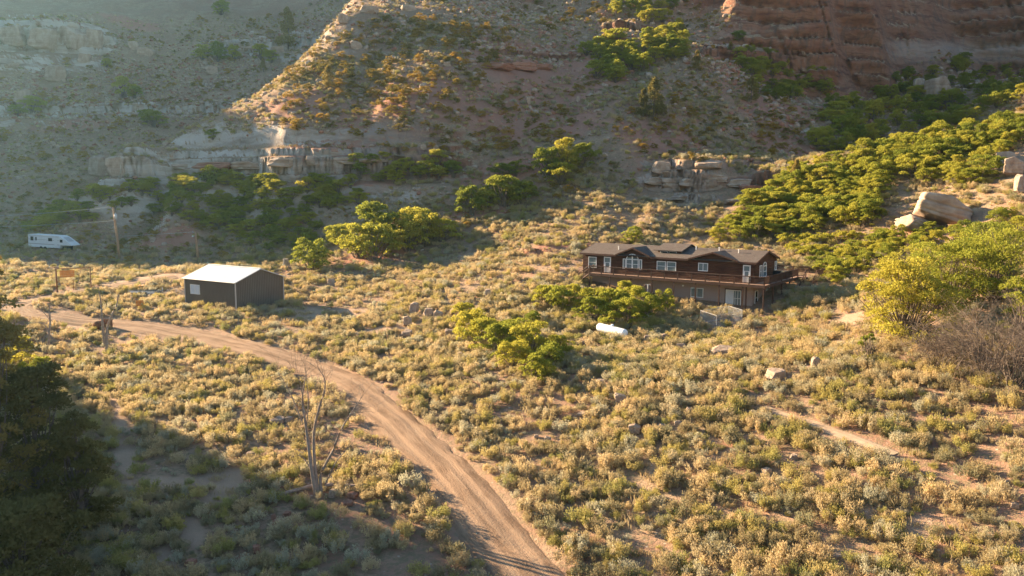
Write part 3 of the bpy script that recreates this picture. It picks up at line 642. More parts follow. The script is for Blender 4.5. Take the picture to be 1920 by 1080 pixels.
# ---------------------------------------------------------------- metal shed
def shed():
    L_, W_, Hh, Rr = 11.2, 8.7, 3.85, 1.5
    o = empty('metal_shed', (SHX, SHY, SHZ), -SHYAW, 'brown ribbed metal shed with a pale low gable roof in the brush', 'shed')
    def ribbed(nm, c1, c2, vary):
        def b(n, out):
            t = NT(n); oc = t.node('ShaderNodeTexCoord').outputs['Object']; s = t.node('ShaderNodeSeparateXYZ', {0: oc})
            g = t.noise(oc, .7, 4); t.bsdf(out, t.mix(g, c1, c2), .5, spec=.3, metal=0)
        return mat(nm, b)
    MW = ribbed('brown_ribbed_steel', (.105, .082, .066), (.145, .115, .095), 1); MR = ribbed('galvanised_roof_steel', (.58, .62, .62), (.70, .73, .72), 1)
    def panel(g, p0, p1, topf, n_, out, base=-.3):
        """vertical ribbed sheet from p0 to p1"""
        p0 = np.array(p0); p1 = np.array(p1); pts = []
        for k in range(n_):
            for t, d in ((0, 0), (.70, 0), (.76, .035), (.94, .035)): pts.append((p0+(p1-p0)*(k+t)/n_+np.array(out)*d, (k+t)/n_))
        pts.append((p1, 1.)); vs = []
        for q, t in pts: vs += [(q[0], q[1], base), (q[0], q[1], topf(t))]
        g.add(vs, [(2*i, 2*i+2, 2*i+3, 2*i+1) for i in range(len(pts)-1)])
    g = MB(); c = lambda t: Hh
    gab = lambda t: Hh+Rr*(1-abs(2*t-1))
    panel(g, (-L_, 0), (0, 0), c, 37, (0, -1)); panel(g, (0, 0), (0, W_), gab, 28, (1, 0)); panel(g, (0, W_), (-L_, W_), c, 37, (0, 1)); panel(g, (-L_, W_), (-L_, 0), gab, 28, (-1, 0))
    g.build('wall', MW, o)
    r = MB(); n_ = 25
    for s_ in (0, 1):
        ya, yb = (-.25, W_/2) if s_ == 0 else (W_+.25, W_/2); za, zb = Hh-.25*Rr/(W_/2)+.03, Hh+Rr+.03
        vs = []; k = 0
        xs = []
        for i in range(n_):
            for t, d in ((0, 0), (.8, 0), (.85, .03), (.95, .03)): xs.append((-L_-.25+(L_+.5)*(i+t)/n_, d))
        xs.append((.25, 0))
        for x, d in xs: vs += [(x, ya, za+d), (x, yb, zb+d)]
        for x, d in xs: vs += [(x, ya, za-.05), (x, yb, zb-.05)]
        m_ = len(xs); fs = []
        for i in range(m_-1):
            a = 2*i; f1 = (a, a+2, a+3, a+1); f2 = (2*m_+a+1, 2*m_+a+3, 2*m_+a+2, 2*m_+a)
            fs += [f1 if s_ == 0 else f1[::-1], f2, (a, 2*m_+a, 2*m_+a+2, a+2)]
        fs += [(0, 1, 2*m_+1, 2*m_), (2*m_-2, 4*m_-2, 4*m_-1, 2*m_-1)]
        r.add(vs, fs)
    rf = r.build('roof', MR, o)
    t = MB(); t.tube([(-L_-.25, W_/2, Hh+Rr+.09), (.25, W_/2, Hh+Rr+.09)], .07, 6); t.build('ridge_cap', MR, rf)
    MT = simple('pale_trim_steel', (.50, .45, .40), .5, .05)
    for x, y in ((0, 0), (0, W_), (-L_, 0), (-L_, W_)): tr = MB(); tr.box(x-.07, y-.07, -.3, x+.07, y+.07, Hh); tr.build('corner_trim', MT, o)
    t2 = MB()
    for a, b in (((.30, -.25, Hh-.09), (.30, W_/2, Hh+Rr)), ((.30, W_/2, Hh+Rr), (.30, W_+.25, Hh-.09))): t2.tube([a, b], .07, 4)
    t2.tube([(-L_-.25, -.30, Hh-.10), (.25, -.30, Hh-.10)], .06, 4); t2.build('roof_trim', simple('light_trim_steel', (.60, .58, .54), .5, .05), rf)
    w_ = MB(); xa, xb, za, zb = -9.85, -7.75, 1.55, 2.95
    for b in ((xa, za, xb, za+.08), (xa, zb-.08, xb, zb), (xa, za+.08, xa+.08, zb-.08), (xb-.08, za+.08, xb, zb-.08), ((xa+xb)/2-.03, za+.08, (xa+xb)/2+.03, zb-.08)): w_.box(b[0], -.12, b[1], b[2], -.02, b[3])
    wo = w_.build('window', M_TRIM, o); p = MB(); p.box(xa+.08, -.08, za+.08, xb-.08, -.05, zb-.08); p.build('pane', simple('frosted_pane', (.60, .66, .70), .3, .12, 1.5), wo)
shed()
# ---------------------------------------------------------------- poles, lines, trailer, gate, tank and other small things
M_POLE = simple('weathered_pole_wood', (.42, .26, .15), .9, .3, 2.5)
M_GREYM = simple('grey_steel', (.42, .43, .43), .5, .1)
M_RUST = simple('rusty_steel', (.22, .085, .04), .85, .35, 5., bump=.3)
M_ORG = simple('orange_paint', (.62, .24, .05), .7, .25, 4.)
def utility_pole(px, py, h_, transformer, label, lean=.0):
    p = hit(px, py, y0=150); b = empty('utility_pole', p, 0, label, 'utility pole', 'utility poles along the valley')
    g = MB(); g.tube([(0, 0, -.6), (lean*.3, 0, h_*.3), (lean*.7, 0, h_*.7), (lean, 0, h_)], [.27, .24, .21, .18], 10); g.build('pole', M_POLE, b, True)
    g = MB(); g.tube([(lean-.02, 0, h_-.25), (lean-.55, 0, h_-.2)], .045, 6); g.tube([(lean-.5, 0, h_-.2), (lean-.5, 0, h_+.08)], [.06, .10], 8); g.build('insulator', M_GREYM, b, True)
    if transformer:
        g = MB(); g.tube([(lean+.38, -.1, h_-2.3), (lean+.38, -.1, h_-1.3)], .27, 14); g.tube([(lean+.38, -.1, h_-1.3), (lean+.38, -.1, h_-1.2), (lean+.38, -.1, h_-1.05)], [.27, .1, .05], 10); g.tube([(lean+.05, -.1, h_-1.8), (lean+.2, -.1, h_-1.8)], .05, 6); g.build('transformer', simple('pale_transformer_paint', (.55, .57, .56), .45, .08), b, True)
    else:
        g = MB(); g.tube([(lean, 0, h_-.9), (lean-.45, -.3, h_-.8)], .04, 6); g.tube([(lean-.45, -.3, h_-1.05), (lean-.45, -.3, h_-.78)], [.16, .10], 10); g.build('lamp_head', M_TRIM, b, True)
    return p+np.array([lean, 0, h_])
T1 = utility_pole(224.5, 485, 10.0, True, 'tall wooden utility pole with a pale transformer can near its top', -.65)
T2 = utility_pole(371.5, 484, 5.2, False, 'short wooden pole with a small lamp head above the shed', -.3)
def wire(a, b, sag, label):
    a = np.array(a); b = np.array(b); pts = [a+(b-a)*t-np.array([0, 0, 4*sag*t*(1-t)]) for t in np.linspace(0, 1, 25)]
    g = MB(); g.tube(pts, .032, 5); tag(g.build('power_line', simple('pale_cable', (.5, .5, .48), .5)), label, 'power line', 'overhead power lines')
wire(T1+np.array([-.5, 0, .05]), P(-260, 402, 205), 1.2, 'upper thin overhead wire running from the tall pole to the left')
wire(T1+np.array([-.1, 0, -2.6]), P(-260, 424, 205), .8, 'lower thin overhead wire running from the tall pole to the left')
wire(T2+np.array([-.5, 0, -.1]), P(-120, 445, 240), .9, 'slack wire reaching left from the short pole above the shed')
def trailer():
    p = hit(62, 462, y0=160); q = P(140, 466, p[1]-2)
    o = empty('camper_trailer', (p[0], p[1], p[2]-.45), math.atan2(q[1]-p[1], q[0]-p[0])-.02, 'old white fifth wheel camper with its nose sagging in the sagebrush', 'camper'); o.rotation_euler[1] = R(2.2)
    M1 = simple('weathered_white_fibreglass', (.66, .69, .68), .5, .12, .8); M2 = simple('faded_tan_stripe', (.33, .31, .28), .6, .1)
    g = MB(); g.prism([(0, .55), (.0, 2.95), (.15, 3.05), (7.1, 3.05), (7.9, 2.75), (10.2, 1.35), (10.2, 1.2), (7.6, 1.2), (7.4, .55)], 'y', -1.2, 1.2); g.build('body', M1, o)
    g = MB(); g.box(.02, -1.215, 1.15, 7.35, -1.203, 1.28); g.box(.02, -1.215, 2.05, 7.35, -1.203, 2.12); g.box(.3, -1.215, 2.75, 7.3, -1.203, 2.80); g.build('stripe', M2, o)
    for xa, xb, za, zb in ((.6, 1.25, 1.85, 2.6), (1.75, 2.05, 1.9, 2.55), (4.8, 5.7, 1.9, 2.5), (7.55, 8.15, 1.75, 2.3)):
        g = MB(); g.box(xa-.05, -1.23, za-.05, xb+.05, -1.204, zb+.05); w_ = g.build('window', M_GREYM, o); g = MB(); g.box(xa, -1.24, za, xb, -1.231, zb); g.build('pane', M_DARKG, w_)
    g = MB(); g.box(6.2, -1.225, .62, 6.85, -1.204, 2.5); g.build('door', M1, o)
    g = MB(); g.add([(8.0, -.7, 2.72), (8.0, .7, 2.72), (9.2, .7, 1.99), (9.2, -.7, 1.99), (8.0, -.7, 2.66), (8.0, .7, 2.66), (9.2, .7, 1.9), (9.2, -.7, 1.9)], [(0, 3, 2, 1), (4, 5, 6, 7), (0, 1, 5, 4), (1, 2, 6, 5), (2, 3, 7, 6), (3, 0, 4, 7)]); g.build('front_window', M_GREYM, o).location.z = .05
    for x in (3.0, 4.0): g = MB(); g.tube([(x, -1.22, .38), (x, -.98, .38)], .37, 16); g.build('wheel', M_DARKG, o)
    g = MB(); g.box(7.9, -1.0, .2, 9.0, .6, 1.0); g.build('hitch_box', M_DARKG, o)
trailer()
def gate():
    a = hit(107.5, 547, y0=100); b = P(171, 541, a[1]+2.0); b[2] = zat(b[0], b[1])
    o = empty('ranch_gateway', a, math.atan2(b[1]-a[1], b[0]-a[0]), 'tall dark gateway of posts and a thin top beam with an orange sign', 'gateway'); L_ = math.hypot(b[0]-a[0], b[1]-a[1]); dz = b[2]-a[2]
    H_ = 3.6
    for x, r0, zb in ((0, .13, 0), (L_, .08, dz)): g = MB(); g.tube([(x, 0, zb-.5), (x, 0, H_+.1)], [r0, r0*.8], 8); g.build('post', M_RUST, o, True)
    g = MB(); g.tube([(L_*.48, 0, -.3), (L_*.48, 0, 1.8)], .05, 6); g.build('post', M_RUST, o)
    g = MB(); g.tube([(-.15, 0, H_), (L_+.15, 0, H_)], .06, 6); g.build('top_beam', M_RUST, o)
    g = MB()
    for k in range(4): g.box(.5, -.04, 2.25+k*.27, 2.55, .04, 2.25+k*.27+.235)
    g.box(.95, -.07, 2.2, 1.05, -.041, 3.35); g.box(2.0, -.07, 2.2, 2.1, -.041, 3.35); s_ = g.build('sign_board', M_ORG, o)
    for x in (.8, 2.25): g = MB(); g.tube([(x, 0, 3.3), (x, 0, H_)], .02, 5); g.build('hanger', M_RUST, s_)
gate()
def tank():
    a = hit(1120, 624, y0=60); b = hit(1174, 638, y0=60); a = np.array(a); b = np.array(b); L_ = np.linalg.norm(b-a)
    o = empty('propane_tank', (a+b)/2, math.atan2(b[1]-a[1], b[0]-a[0]), 'long white propane tank lying in the brush below the house', 'propane tank'); r_ = .48
    dzz = (b[2]-a[2])/2; n = 8; pts = []; rad = []
    for k in range(n+1): t = math.pi/2*k/n; pts.append((-L_/2+.35-.35*math.cos(t), 0, .72)); rad.append(max(.02, r_*math.sin(t)))
    for k in range(n+1): t = math.pi/2*k/n; pts.append((L_/2-.35+.35*math.sin(t), 0, .72)); rad.append(max(.02, r_*math.cos(t)))
    g = MB(); g.tube(pts, rad, 24); t_ = g.build('vessel', M_METALW, o, True); t_.rotation_euler[1] = -math.atan2(b[2]-a[2], L_)
    g = MB(); g.tube([(.1, 0, 1.15), (.1, 0, 1.36), (.1, 0, 1.42)], [.17, .17, .05], 12); g.build('valve_dome', M_METALW, o, True)
    for x in (-.9, .9): g = MB(); g.box(x-.08, -.35, -.3, x+.08, .35, .32); g.build('leg', M_GREYM, o)
tank()
def kennel():
    pts = [hit(*q, y0=60) for q in ((1313, 607), (1343, 617), (1391, 606), (1366, 598))]
    o = empty('wire_enclosure', pts[0], 0, 'low pale wire mesh enclosure in the brush below the sliding door', 'enclosure'); q = [np.array(p)-pts[0] for p in pts]; h_ = 1.55
    for k, (a, b) in enumerate(zip(q, q[1:]+q[:1])):
        g = MB(); up = np.array([0, 0, h_]); g.tube([a-up*.1, a+up], .028, 6); g.tube([a+up, b+up], .018, 6); g.tube([a+up*.08, b+up*.08], .014, 6)
        fo = g.build('panel_frame', M_GREYM, o); g = MB(); L_ = np.linalg.norm(b-a); n = int(L_/.16)
        for i in range(-8, n):
            s0 = max(0, i/n); s1 = min(1, (i+9)/n); z0 = (s0*n-i)/9; z1 = (s1*n-i)/9
            if s1 > s0: g.tube([a+(b-a)*s0+up*z0, a+(b-a)*s1+up*z1], .007, 3, False); g.tube([a+(b-a)*s0+up*(1-z0), a+(b-a)*s1+up*(1-z1)], .007, 3, False)
        g.build('wire_mesh', M_GREYM, fo)
kennel()
def yard_light():
    p = hit(1214, 569, y0=60); o = empty('yard_light', p, .3, 'thin white yard light post with two arms beside the oak bushes', 'lamp post'); g = MB(); g.tube([(0, 0, -.3), (0, 0, 2.45)], .045, 8); g.build('post', M_TRIM, o)
    for s_ in (-1, 1): g = MB(); g.tube([(0, 0, 2.3), (.22*s_, 0, 2.5), (.42*s_, 0, 2.42)], .03, 6); a = g.build('arm', M_TRIM, o); g = MB(); g.tube([(.42*s_, 0, 2.3), (.42*s_, 0, 2.5)], [.12, .06], 10); g.build('lamp_head', M_FASC, a)
yard_light()
def flatbed():
    a = hit(245, 553, y0=100); o = empty('flatbed_frame', (a[0], a[1], a[2]+.45), -.22, 'bare steel trailer frame with crossbars parked beside the shed clearing', 'trailer frame')
    g = MB(); W_, L_ = 1.9, 4.2
    for y in (0, W_): g.box(0, y-.04, 0, L_, y+.04, .14)
    for x in (0, L_): g.box(x-.04, .045, 0, x+.04, W_-.045, .14)
    for k in range(1, 7): g.box(L_*k/7-.03, .045, .01, L_*k/7+.03, W_-.045, .11)
    g.build('frame', simple('dull_blue_grey_steel', (.16, .18, .19), .5), o)
    g = MB(); g.box(0, -.09, -.10, L_, -.042, .16); g.box(L_-.1, W_+.042, -.1, L_, W_+.09, .6); g.build('side_rail', M_TRIM, o)
    for x in (1.8, 2.6):
        for y in (-.18, W_+.2): g = MB(); g.tube([(x, y-.08, -.15), (x, y+.08, -.15)], .32, 14); g.build('wheel', M_DARKG, o)
    g = MB(); g.tube([(0, .5, .05), (-1.2, W_/2, .0)], .04, 5); g.tube([(0, W_-.5, .05), (-1.2, W_/2, .0)], .04, 5); g.build('drawbar', M_TRIM, o)
    b = hit(254, 545, y0=100); c = MB(); 
    for k in range(3): c.box(0, 0, k*.26, 1.0, .8, k*.26+.22)
    for x in (.02, .9): 
        for y in (-.03, .801): c.box(x, y, 0, x+.08, y+.028, .76)
    cr = c.build('slatted_crate', M_ORG); cr.location = b; tag(cr, 'orange slatted crate behind the bare trailer frame', 'crate')
flatbed()
def drum():
    p = hit(186, 617, y0=60); o = empty('rusty_drum', (p[0], p[1], p[2]), 0, 'dark rusty drum lying on the roadside behind the forked dead snag', 'drum'); g = MB(); g.tube([(0, -.6, .55), (0, .6, .55)], .52, 20); g.build('barrel', M_RUST, o, True); g = MB()
    for y in (-.2, .2): g.tube([(0, y-.03, .55), (0, y+.03, .55)], .55, 20)
    g.build('hoop', M_RUST, o)
    p = hit(203, 615, y0=60); g = MB(); g.box(-.6, -.03, .15, .6, .03, 1.2); g.box(-.5, .031, -.3, -.4, .09, 1.15); g.box(.4, .031, -.3, .5, .09, 1.15); g.box(-.6, -.06, .15, .6, -.031, .25); b = g.build('faded_sign', simple('faded_orange_board', (.34, .15, .07), .8, .3, 4.)); b.location = p; tag(b, 'faded orange brown board beside the rusty drum on the road edge', 'board')
    p = hit(263, 583, y0=60); g = MB(); g.box(-.5, -.03, .7, .5, .03, 1.55); g.box(-.04, .031, -.4, .04, .08, 1.5); g.box(-.5, -.06, .7, -.45, -.031, 1.55); b = g.build('marker_sign', M_ORG); b.location = p; b.rotation_euler = (0, 0, .3); tag(b, 'small bright orange marker board in the brush left of the shed', 'marker')
    p = hit(536, 503, y0=100); g = MB(); 
    for k in range(6): g.tube([(0, 0, k*.28), (0, 0, k*.28+.2)], [.55-.03*k, .6-.03*k], 14); g.tube([(0, 0, k*.28+.2), (0, 0, k*.28+.28)], .4, 12)
    b = g.build('tyre_stack', simple('pale_sun_bleached_rubber', (.36, .33, .29), .9, .3, 6)); b.location = p; tag(b, 'pale upright stack of discs by the yellow bush behind the shed', 'stack')
drum()

# ---------------------------------------------------------------- plants
rng = np.random.default_rng(11)
def unit(v): return v/np.maximum(np.linalg.norm(v, axis=1, keepdims=True), 1e-9)
def leaves(c, d, ln, wd):
    """flat pointed leaves: base points c, directions d, lengths ln, widths wd (arrays) -> verts, quads"""
    n = len(c); a = rng.normal(size=(n, 3)); s = unit(np.cross(d, a)); ln = np.broadcast_to(ln, n)[:, None]; wd = np.broadcast_to(wd, n)[:, None]
    V = np.stack([c, c+d*ln*.5+s*wd*.5, c+d*ln, c+d*ln*.5-s*wd*.5], 1).reshape(-1, 3)
    return V, np.arange(4*n).reshape(n, 4)
def join(parts):
    V = []; Fc = []; b = 0
    for v, f in parts: V.append(v); Fc.append(f+b); b += len(v)
    return np.vstack(V), np.vstack(Fc)
def tubes_np(lines, n=5):
    """lines: list of (points array, radii array) -> verts, quads"""
    parts = []
    for p, r in lines:
        p = np.asarray(p, float); m = len(p); d = np.gradient(p, axis=0); d = unit(d); ref = np.where(np.abs(d[:, 2:3]) < .9, [[0, 0, 1.]], [[1., 0, 0]])
        a = unit(np.cross(d, ref)); b = np.cross(a, d); t = np.linspace(0, 2*np.pi, n, endpoint=False)
        V = (p[:, None]+np.asarray(r)[:, None, None]*(a[:, None]*np.cos(t)[None, :, None]+b[:, None]*np.sin(t)[None, :, None])).reshape(-1, 3)
        i, j = np.meshgrid(np.arange(m-1), np.arange(n), indexing='ij'); k = (j+1) % n
        parts.append((V, np.stack([i*n+j, i*n+k, (i+1)*n+k, (i+1)*n+j], -1).reshape(-1, 4)))
    return join(parts)
M_SAGE = foliage('sagebrush_leaf', (.25, .27, .16), (.45, .37, .20), (.60, .46, .25), .42, odd=((.42, .42, .31), (.30, .22, .15)))
M_SAGE2 = foliage('rabbitbrush_leaf', (.30, .31, .11), (.44, .38, .12), (.52, .42, .18), .35)
M_GRASS = foliage('dry_grass', (.38, .27, .13), (.45, .34, .18), (.50, .40, .23), .3)
M_OAK = foliage('oak_leaf', (.14, .19, .035), (.31, .32, .05), (.44, .39, .065), .5, .5, .05)
M_JUN = foliage('juniper_leaf', (.10, .105, .045), (.19, .17, .06), (.34, .25, .08), .38)
M_BUSH = foliage('scrub_leaf', (.13, .13, .04), (.29, .21, .045), (.42, .26, .05), .35, .5, .06)
M_BARK = simple('grey_bark', (.20, .155, .12), .95, .35, 6., bump=.3)
M_DEAD = simple('bleached_dead_wood', (.36, .28, .22), .9, .35, 5., bump=.3)
M_TWIG = simple('bare_twig', (.20, .155, .12), .9, .3, 4.)
def bush_mesh(kind, seed):
    global rng; rng = np.random.default_rng(seed)
    parts = []
    nl = rng.integers(9, 14)
    for k in range(nl):
        a = rng.uniform(0, 6.28); rr = .36*math.sqrt(rng.uniform(0, 1)); h = rng.uniform(.35, .62)*(1-.5*rr)
        c0 = np.array([rr*math.cos(a), rr*math.sin(a), 0])*.9; top = np.array([rr*math.cos(a)*1.25, rr*math.sin(a)*1.25, h])
        n = 85; rl = rng.uniform(.09, .15)
        q = unit(rng.normal(size=(n, 3)))*rl*(rng.uniform(.4, 1, (n, 1))**.5); q[:, 2] *= 1.1
        t = rng.uniform(.35, 1., (n, 1)); c = c0+(top-c0)*t+q*np.clip(t+.1, 0, 1)
        d = unit(unit(q)*.55+np.array([0, 0, .8])+rng.normal(size=(n, 3))*.22+np.array([[math.cos(a), math.sin(a), 0]])*rr*.5)
        parts.append(leaves(c, d, rng.uniform(.05, .11, n), rng.uniform(.022, .040, n)))
    V, Fq = join(parts); V[:, 2] = np.maximum(V[:, 2], -.05); return V, Fq
def lobe_crown(R_, H_, nl, per, leaf, seed, base=.15, tight=.34, upright=.3):
    """irregular crown: leaf clusters on lobes packed into a lumpy dome"""
    global rng; rng = np.random.default_rng(seed); parts = []; cs = []
    for k in range(nl):
        a = rng.uniform(0, 6.28); u = rng.uniform(0, 1)**.55; z = base+(1-base)*rng.uniform(0, 1)**.8
        rr = R_*u*math.sqrt(max(0.05, 1-max(0, (z-.45)/.62)**2))*rng.uniform(.7, 1.12); c = np.array([rr*math.cos(a), rr*math.sin(a), z*H_*.88]); cs.append(c)
        rl = R_*tight*rng.uniform(.6, 1.15); n = int(per*rng.uniform(.6, 1.2))
        d0 = unit(rng.normal(size=(n, 3))); d0[:, 2] = np.abs(d0[:, 2])*.9-.25; sh = rng.uniform(.55, 1.08, (n, 1))
        p = c+d0*rl*sh*np.array([1, 1, .8])
        d = unit(d0+rng.normal(size=(n, 3))*.6+np.array([0, 0, upright]))
        parts.append(leaves(p, d, leaf*rng.uniform(.6, 1.3, n), leaf*rng.uniform(.45, .8, n)))
    V, Fq = join(parts); V[:, 2] = np.maximum(V[:, 2], .02); return V, Fq, cs
def stems_to(cs, r0, root=(0, 0, -.3), frac=1.0):
    out = []
    for c in cs:
        if rng.uniform() > frac: continue
        p0 = np.array(root)+np.array([rng.normal()*r0*2, rng.normal()*r0*2, 0]); t = np.linspace(0, 1, 6)[:, None]
        mid = (p0+c)/2*np.array([.7, .7, 1.1])+rng.normal(size=3)*np.linalg.norm(c)*.06
        p = (1-t)**2*p0+2*t*(1-t)*mid+t*t*c; out.append((p, np.linspace(r0, r0*.2, 6)))
    return tubes_np(out, 4)
# --- rock
CLEAR = []
for _q in ((1120,626),(1133,629),(1147,632),(1160,635),(1174,639)):
    _p = hit(*_q, y0=60); CLEAR.append((_p[0], _p[1], .9))
for _q in ((1318,606),(1330,612),(1345,616),(1350,606),(1370,604),(1388,606),(1335,622),(1360,618)):
    _p = hit(*_q, y0=60); CLEAR.append((_p[0], _p[1], 1.1))
for _q in ((250,553),(275,553),(295,552)):
    _p = hit(*_q, y0=60); CLEAR.append((_p[0], _p[1], 1.6))
def rock_mesh(seed, flat=.7, k=9, sub=5, rough=.06):
    import bmesh
    g = np.random.default_rng(seed); bm = bmesh.new(); bmesh.ops.create_icosphere(bm, subdivisions=sub, radius=1); d = np.array([v.co[:] for v in bm.verts]); fc = np.array([[v.index for v in f.verts] for f in bm.faces]); bm.free()
    pn = unit(np.vstack([np.vstack([np.eye(3), -np.eye(3)])+g.normal(size=(6, 3))*.17, g.normal(size=(k, 3))])); pd = np.concatenate([g.uniform(.5, .78, 6)*np.array([1.15, 1, 1, 1.15, 1, 1]), g.uniform(.68, .98, k)]); dot = d@pn.T; r = np.where(dot > .05, pd/np.maximum(dot, .05), 9).min(1); r = np.minimum(r, 1.12)
    V = d*r[:, None]; nz = (fbm(V[:, 0]*1.7+seed, V[:, 1]*1.7+V[:, 2]*2.3, seed, 5)+.5*fbm(V[:, 2]*4+seed, V[:, 1]*3-V[:, 0]*2.3, seed+3, 4)); bedd = vnoise(V[:, 2]*7+nz, V[:, 0]*.3, seed)-.5
    V = V*(1+rough*nz[:, None]+.03*bedd[:, None]*np.array([1, 1, 0])); hz = V[:, 2]+.05*nz
    for q in g.uniform(-.42, .42, 3): V[:, :2] *= (1-g.uniform(.05, .12)*np.exp(-((hz-q)/.025)**2))[:, None]
    ca = g.uniform(0, 6.28); cq = V[:, 0]*math.cos(ca)+V[:, 1]*math.sin(ca)+.05*nz-g.uniform(-.25, .25); V = V*(1-.13*np.exp(-(cq/.022)**2))[:, None]
    V[:, 2] *= flat; return V, fc
def _rock(c1, c2, c3):
    def b(n, out):
        t = NT(n); oc = t.node('ShaderNodeTexCoord').outputs['Object']; r = t.node('ShaderNodeObjectInfo').outputs['Random']; a = t.noise(oc, 2.6, 7, .7); f = t.noise(oc, 14, 4, .7)
        s = t.node('ShaderNodeSeparateXYZ', {0: oc}); st = t.noise(t.node('ShaderNodeCombineXYZ', {0: t.math('MULTIPLY', s.outputs[0], .4), 2: t.math('MULTIPLY', s.outputs[2], 5)}).outputs[0], 2, 4)
        c = t.ramp(t.math('ADD', t.math('MULTIPLY', a, .7), t.math('MULTIPLY', st, .3)), [(.32, c1), (.5, c2), (.66, c3)]); c = t.mix(t.math('MULTIPLY', f, .3), c, c1); c = t.mix(t.math('MULTIPLY', r, .35), c, c2)
        t.bsdf(out, c, .92, t.bump(t.math('ADD', a, t.math('MULTIPLY', f, .4)), .8, .12), spec=.15)
    return b
M_PALE = mat('pale_sandstone', _rock((.20, .13, .09), (.40, .30, .22), (.52, .43, .34)))
M_REDR = mat('red_sandstone', _rock((.20, .09, .055), (.34, .17, .11), (.42, .26, .19)))
rocks = [rock_mesh(500+k, [.6, .75, .45, .9, .6, .7, .5, .8][k]) for k in range(8)]
rock_me = {}
def boulder(px, py, wpx, hpx, label, k=None, m=M_PALE, rz=None, sink=.13, depth=.8, y0=30, name='boulder', group=None):
    """py is the foot of the rock in the photo"""
    p = hit(px, py, y0=y0); CLEAR.append((p[0], p[1]-.2*wpx/F*p[1], wpx/F*p[1]*.5+.35)); sc = wpx/F*p[1]/2; k = k if k is not None else int(px*7+py) % 8
    key = (k, m.name)
    if key not in rock_me: o = mesh_np(name, *rocks[k], m); rock_me[key] = o.data
    else: o = bpy.data.objects.new(name, rock_me[key]); COL.objects.link(o)
    hz = hpx/F*p[1]/2; zz = hz/(np.ptp(rocks[k][0][:, 2])/2); o.scale = (sc*.95, sc*depth, zz); o.location = (p[0], p[1]+sc*depth*.5, p[2]+hz*(1-sink*2)); o.rotation_euler = (0, 0, rz if rz is not None else (px*.37) % .8-.4)
    return tag(o, label, 'rock', group)
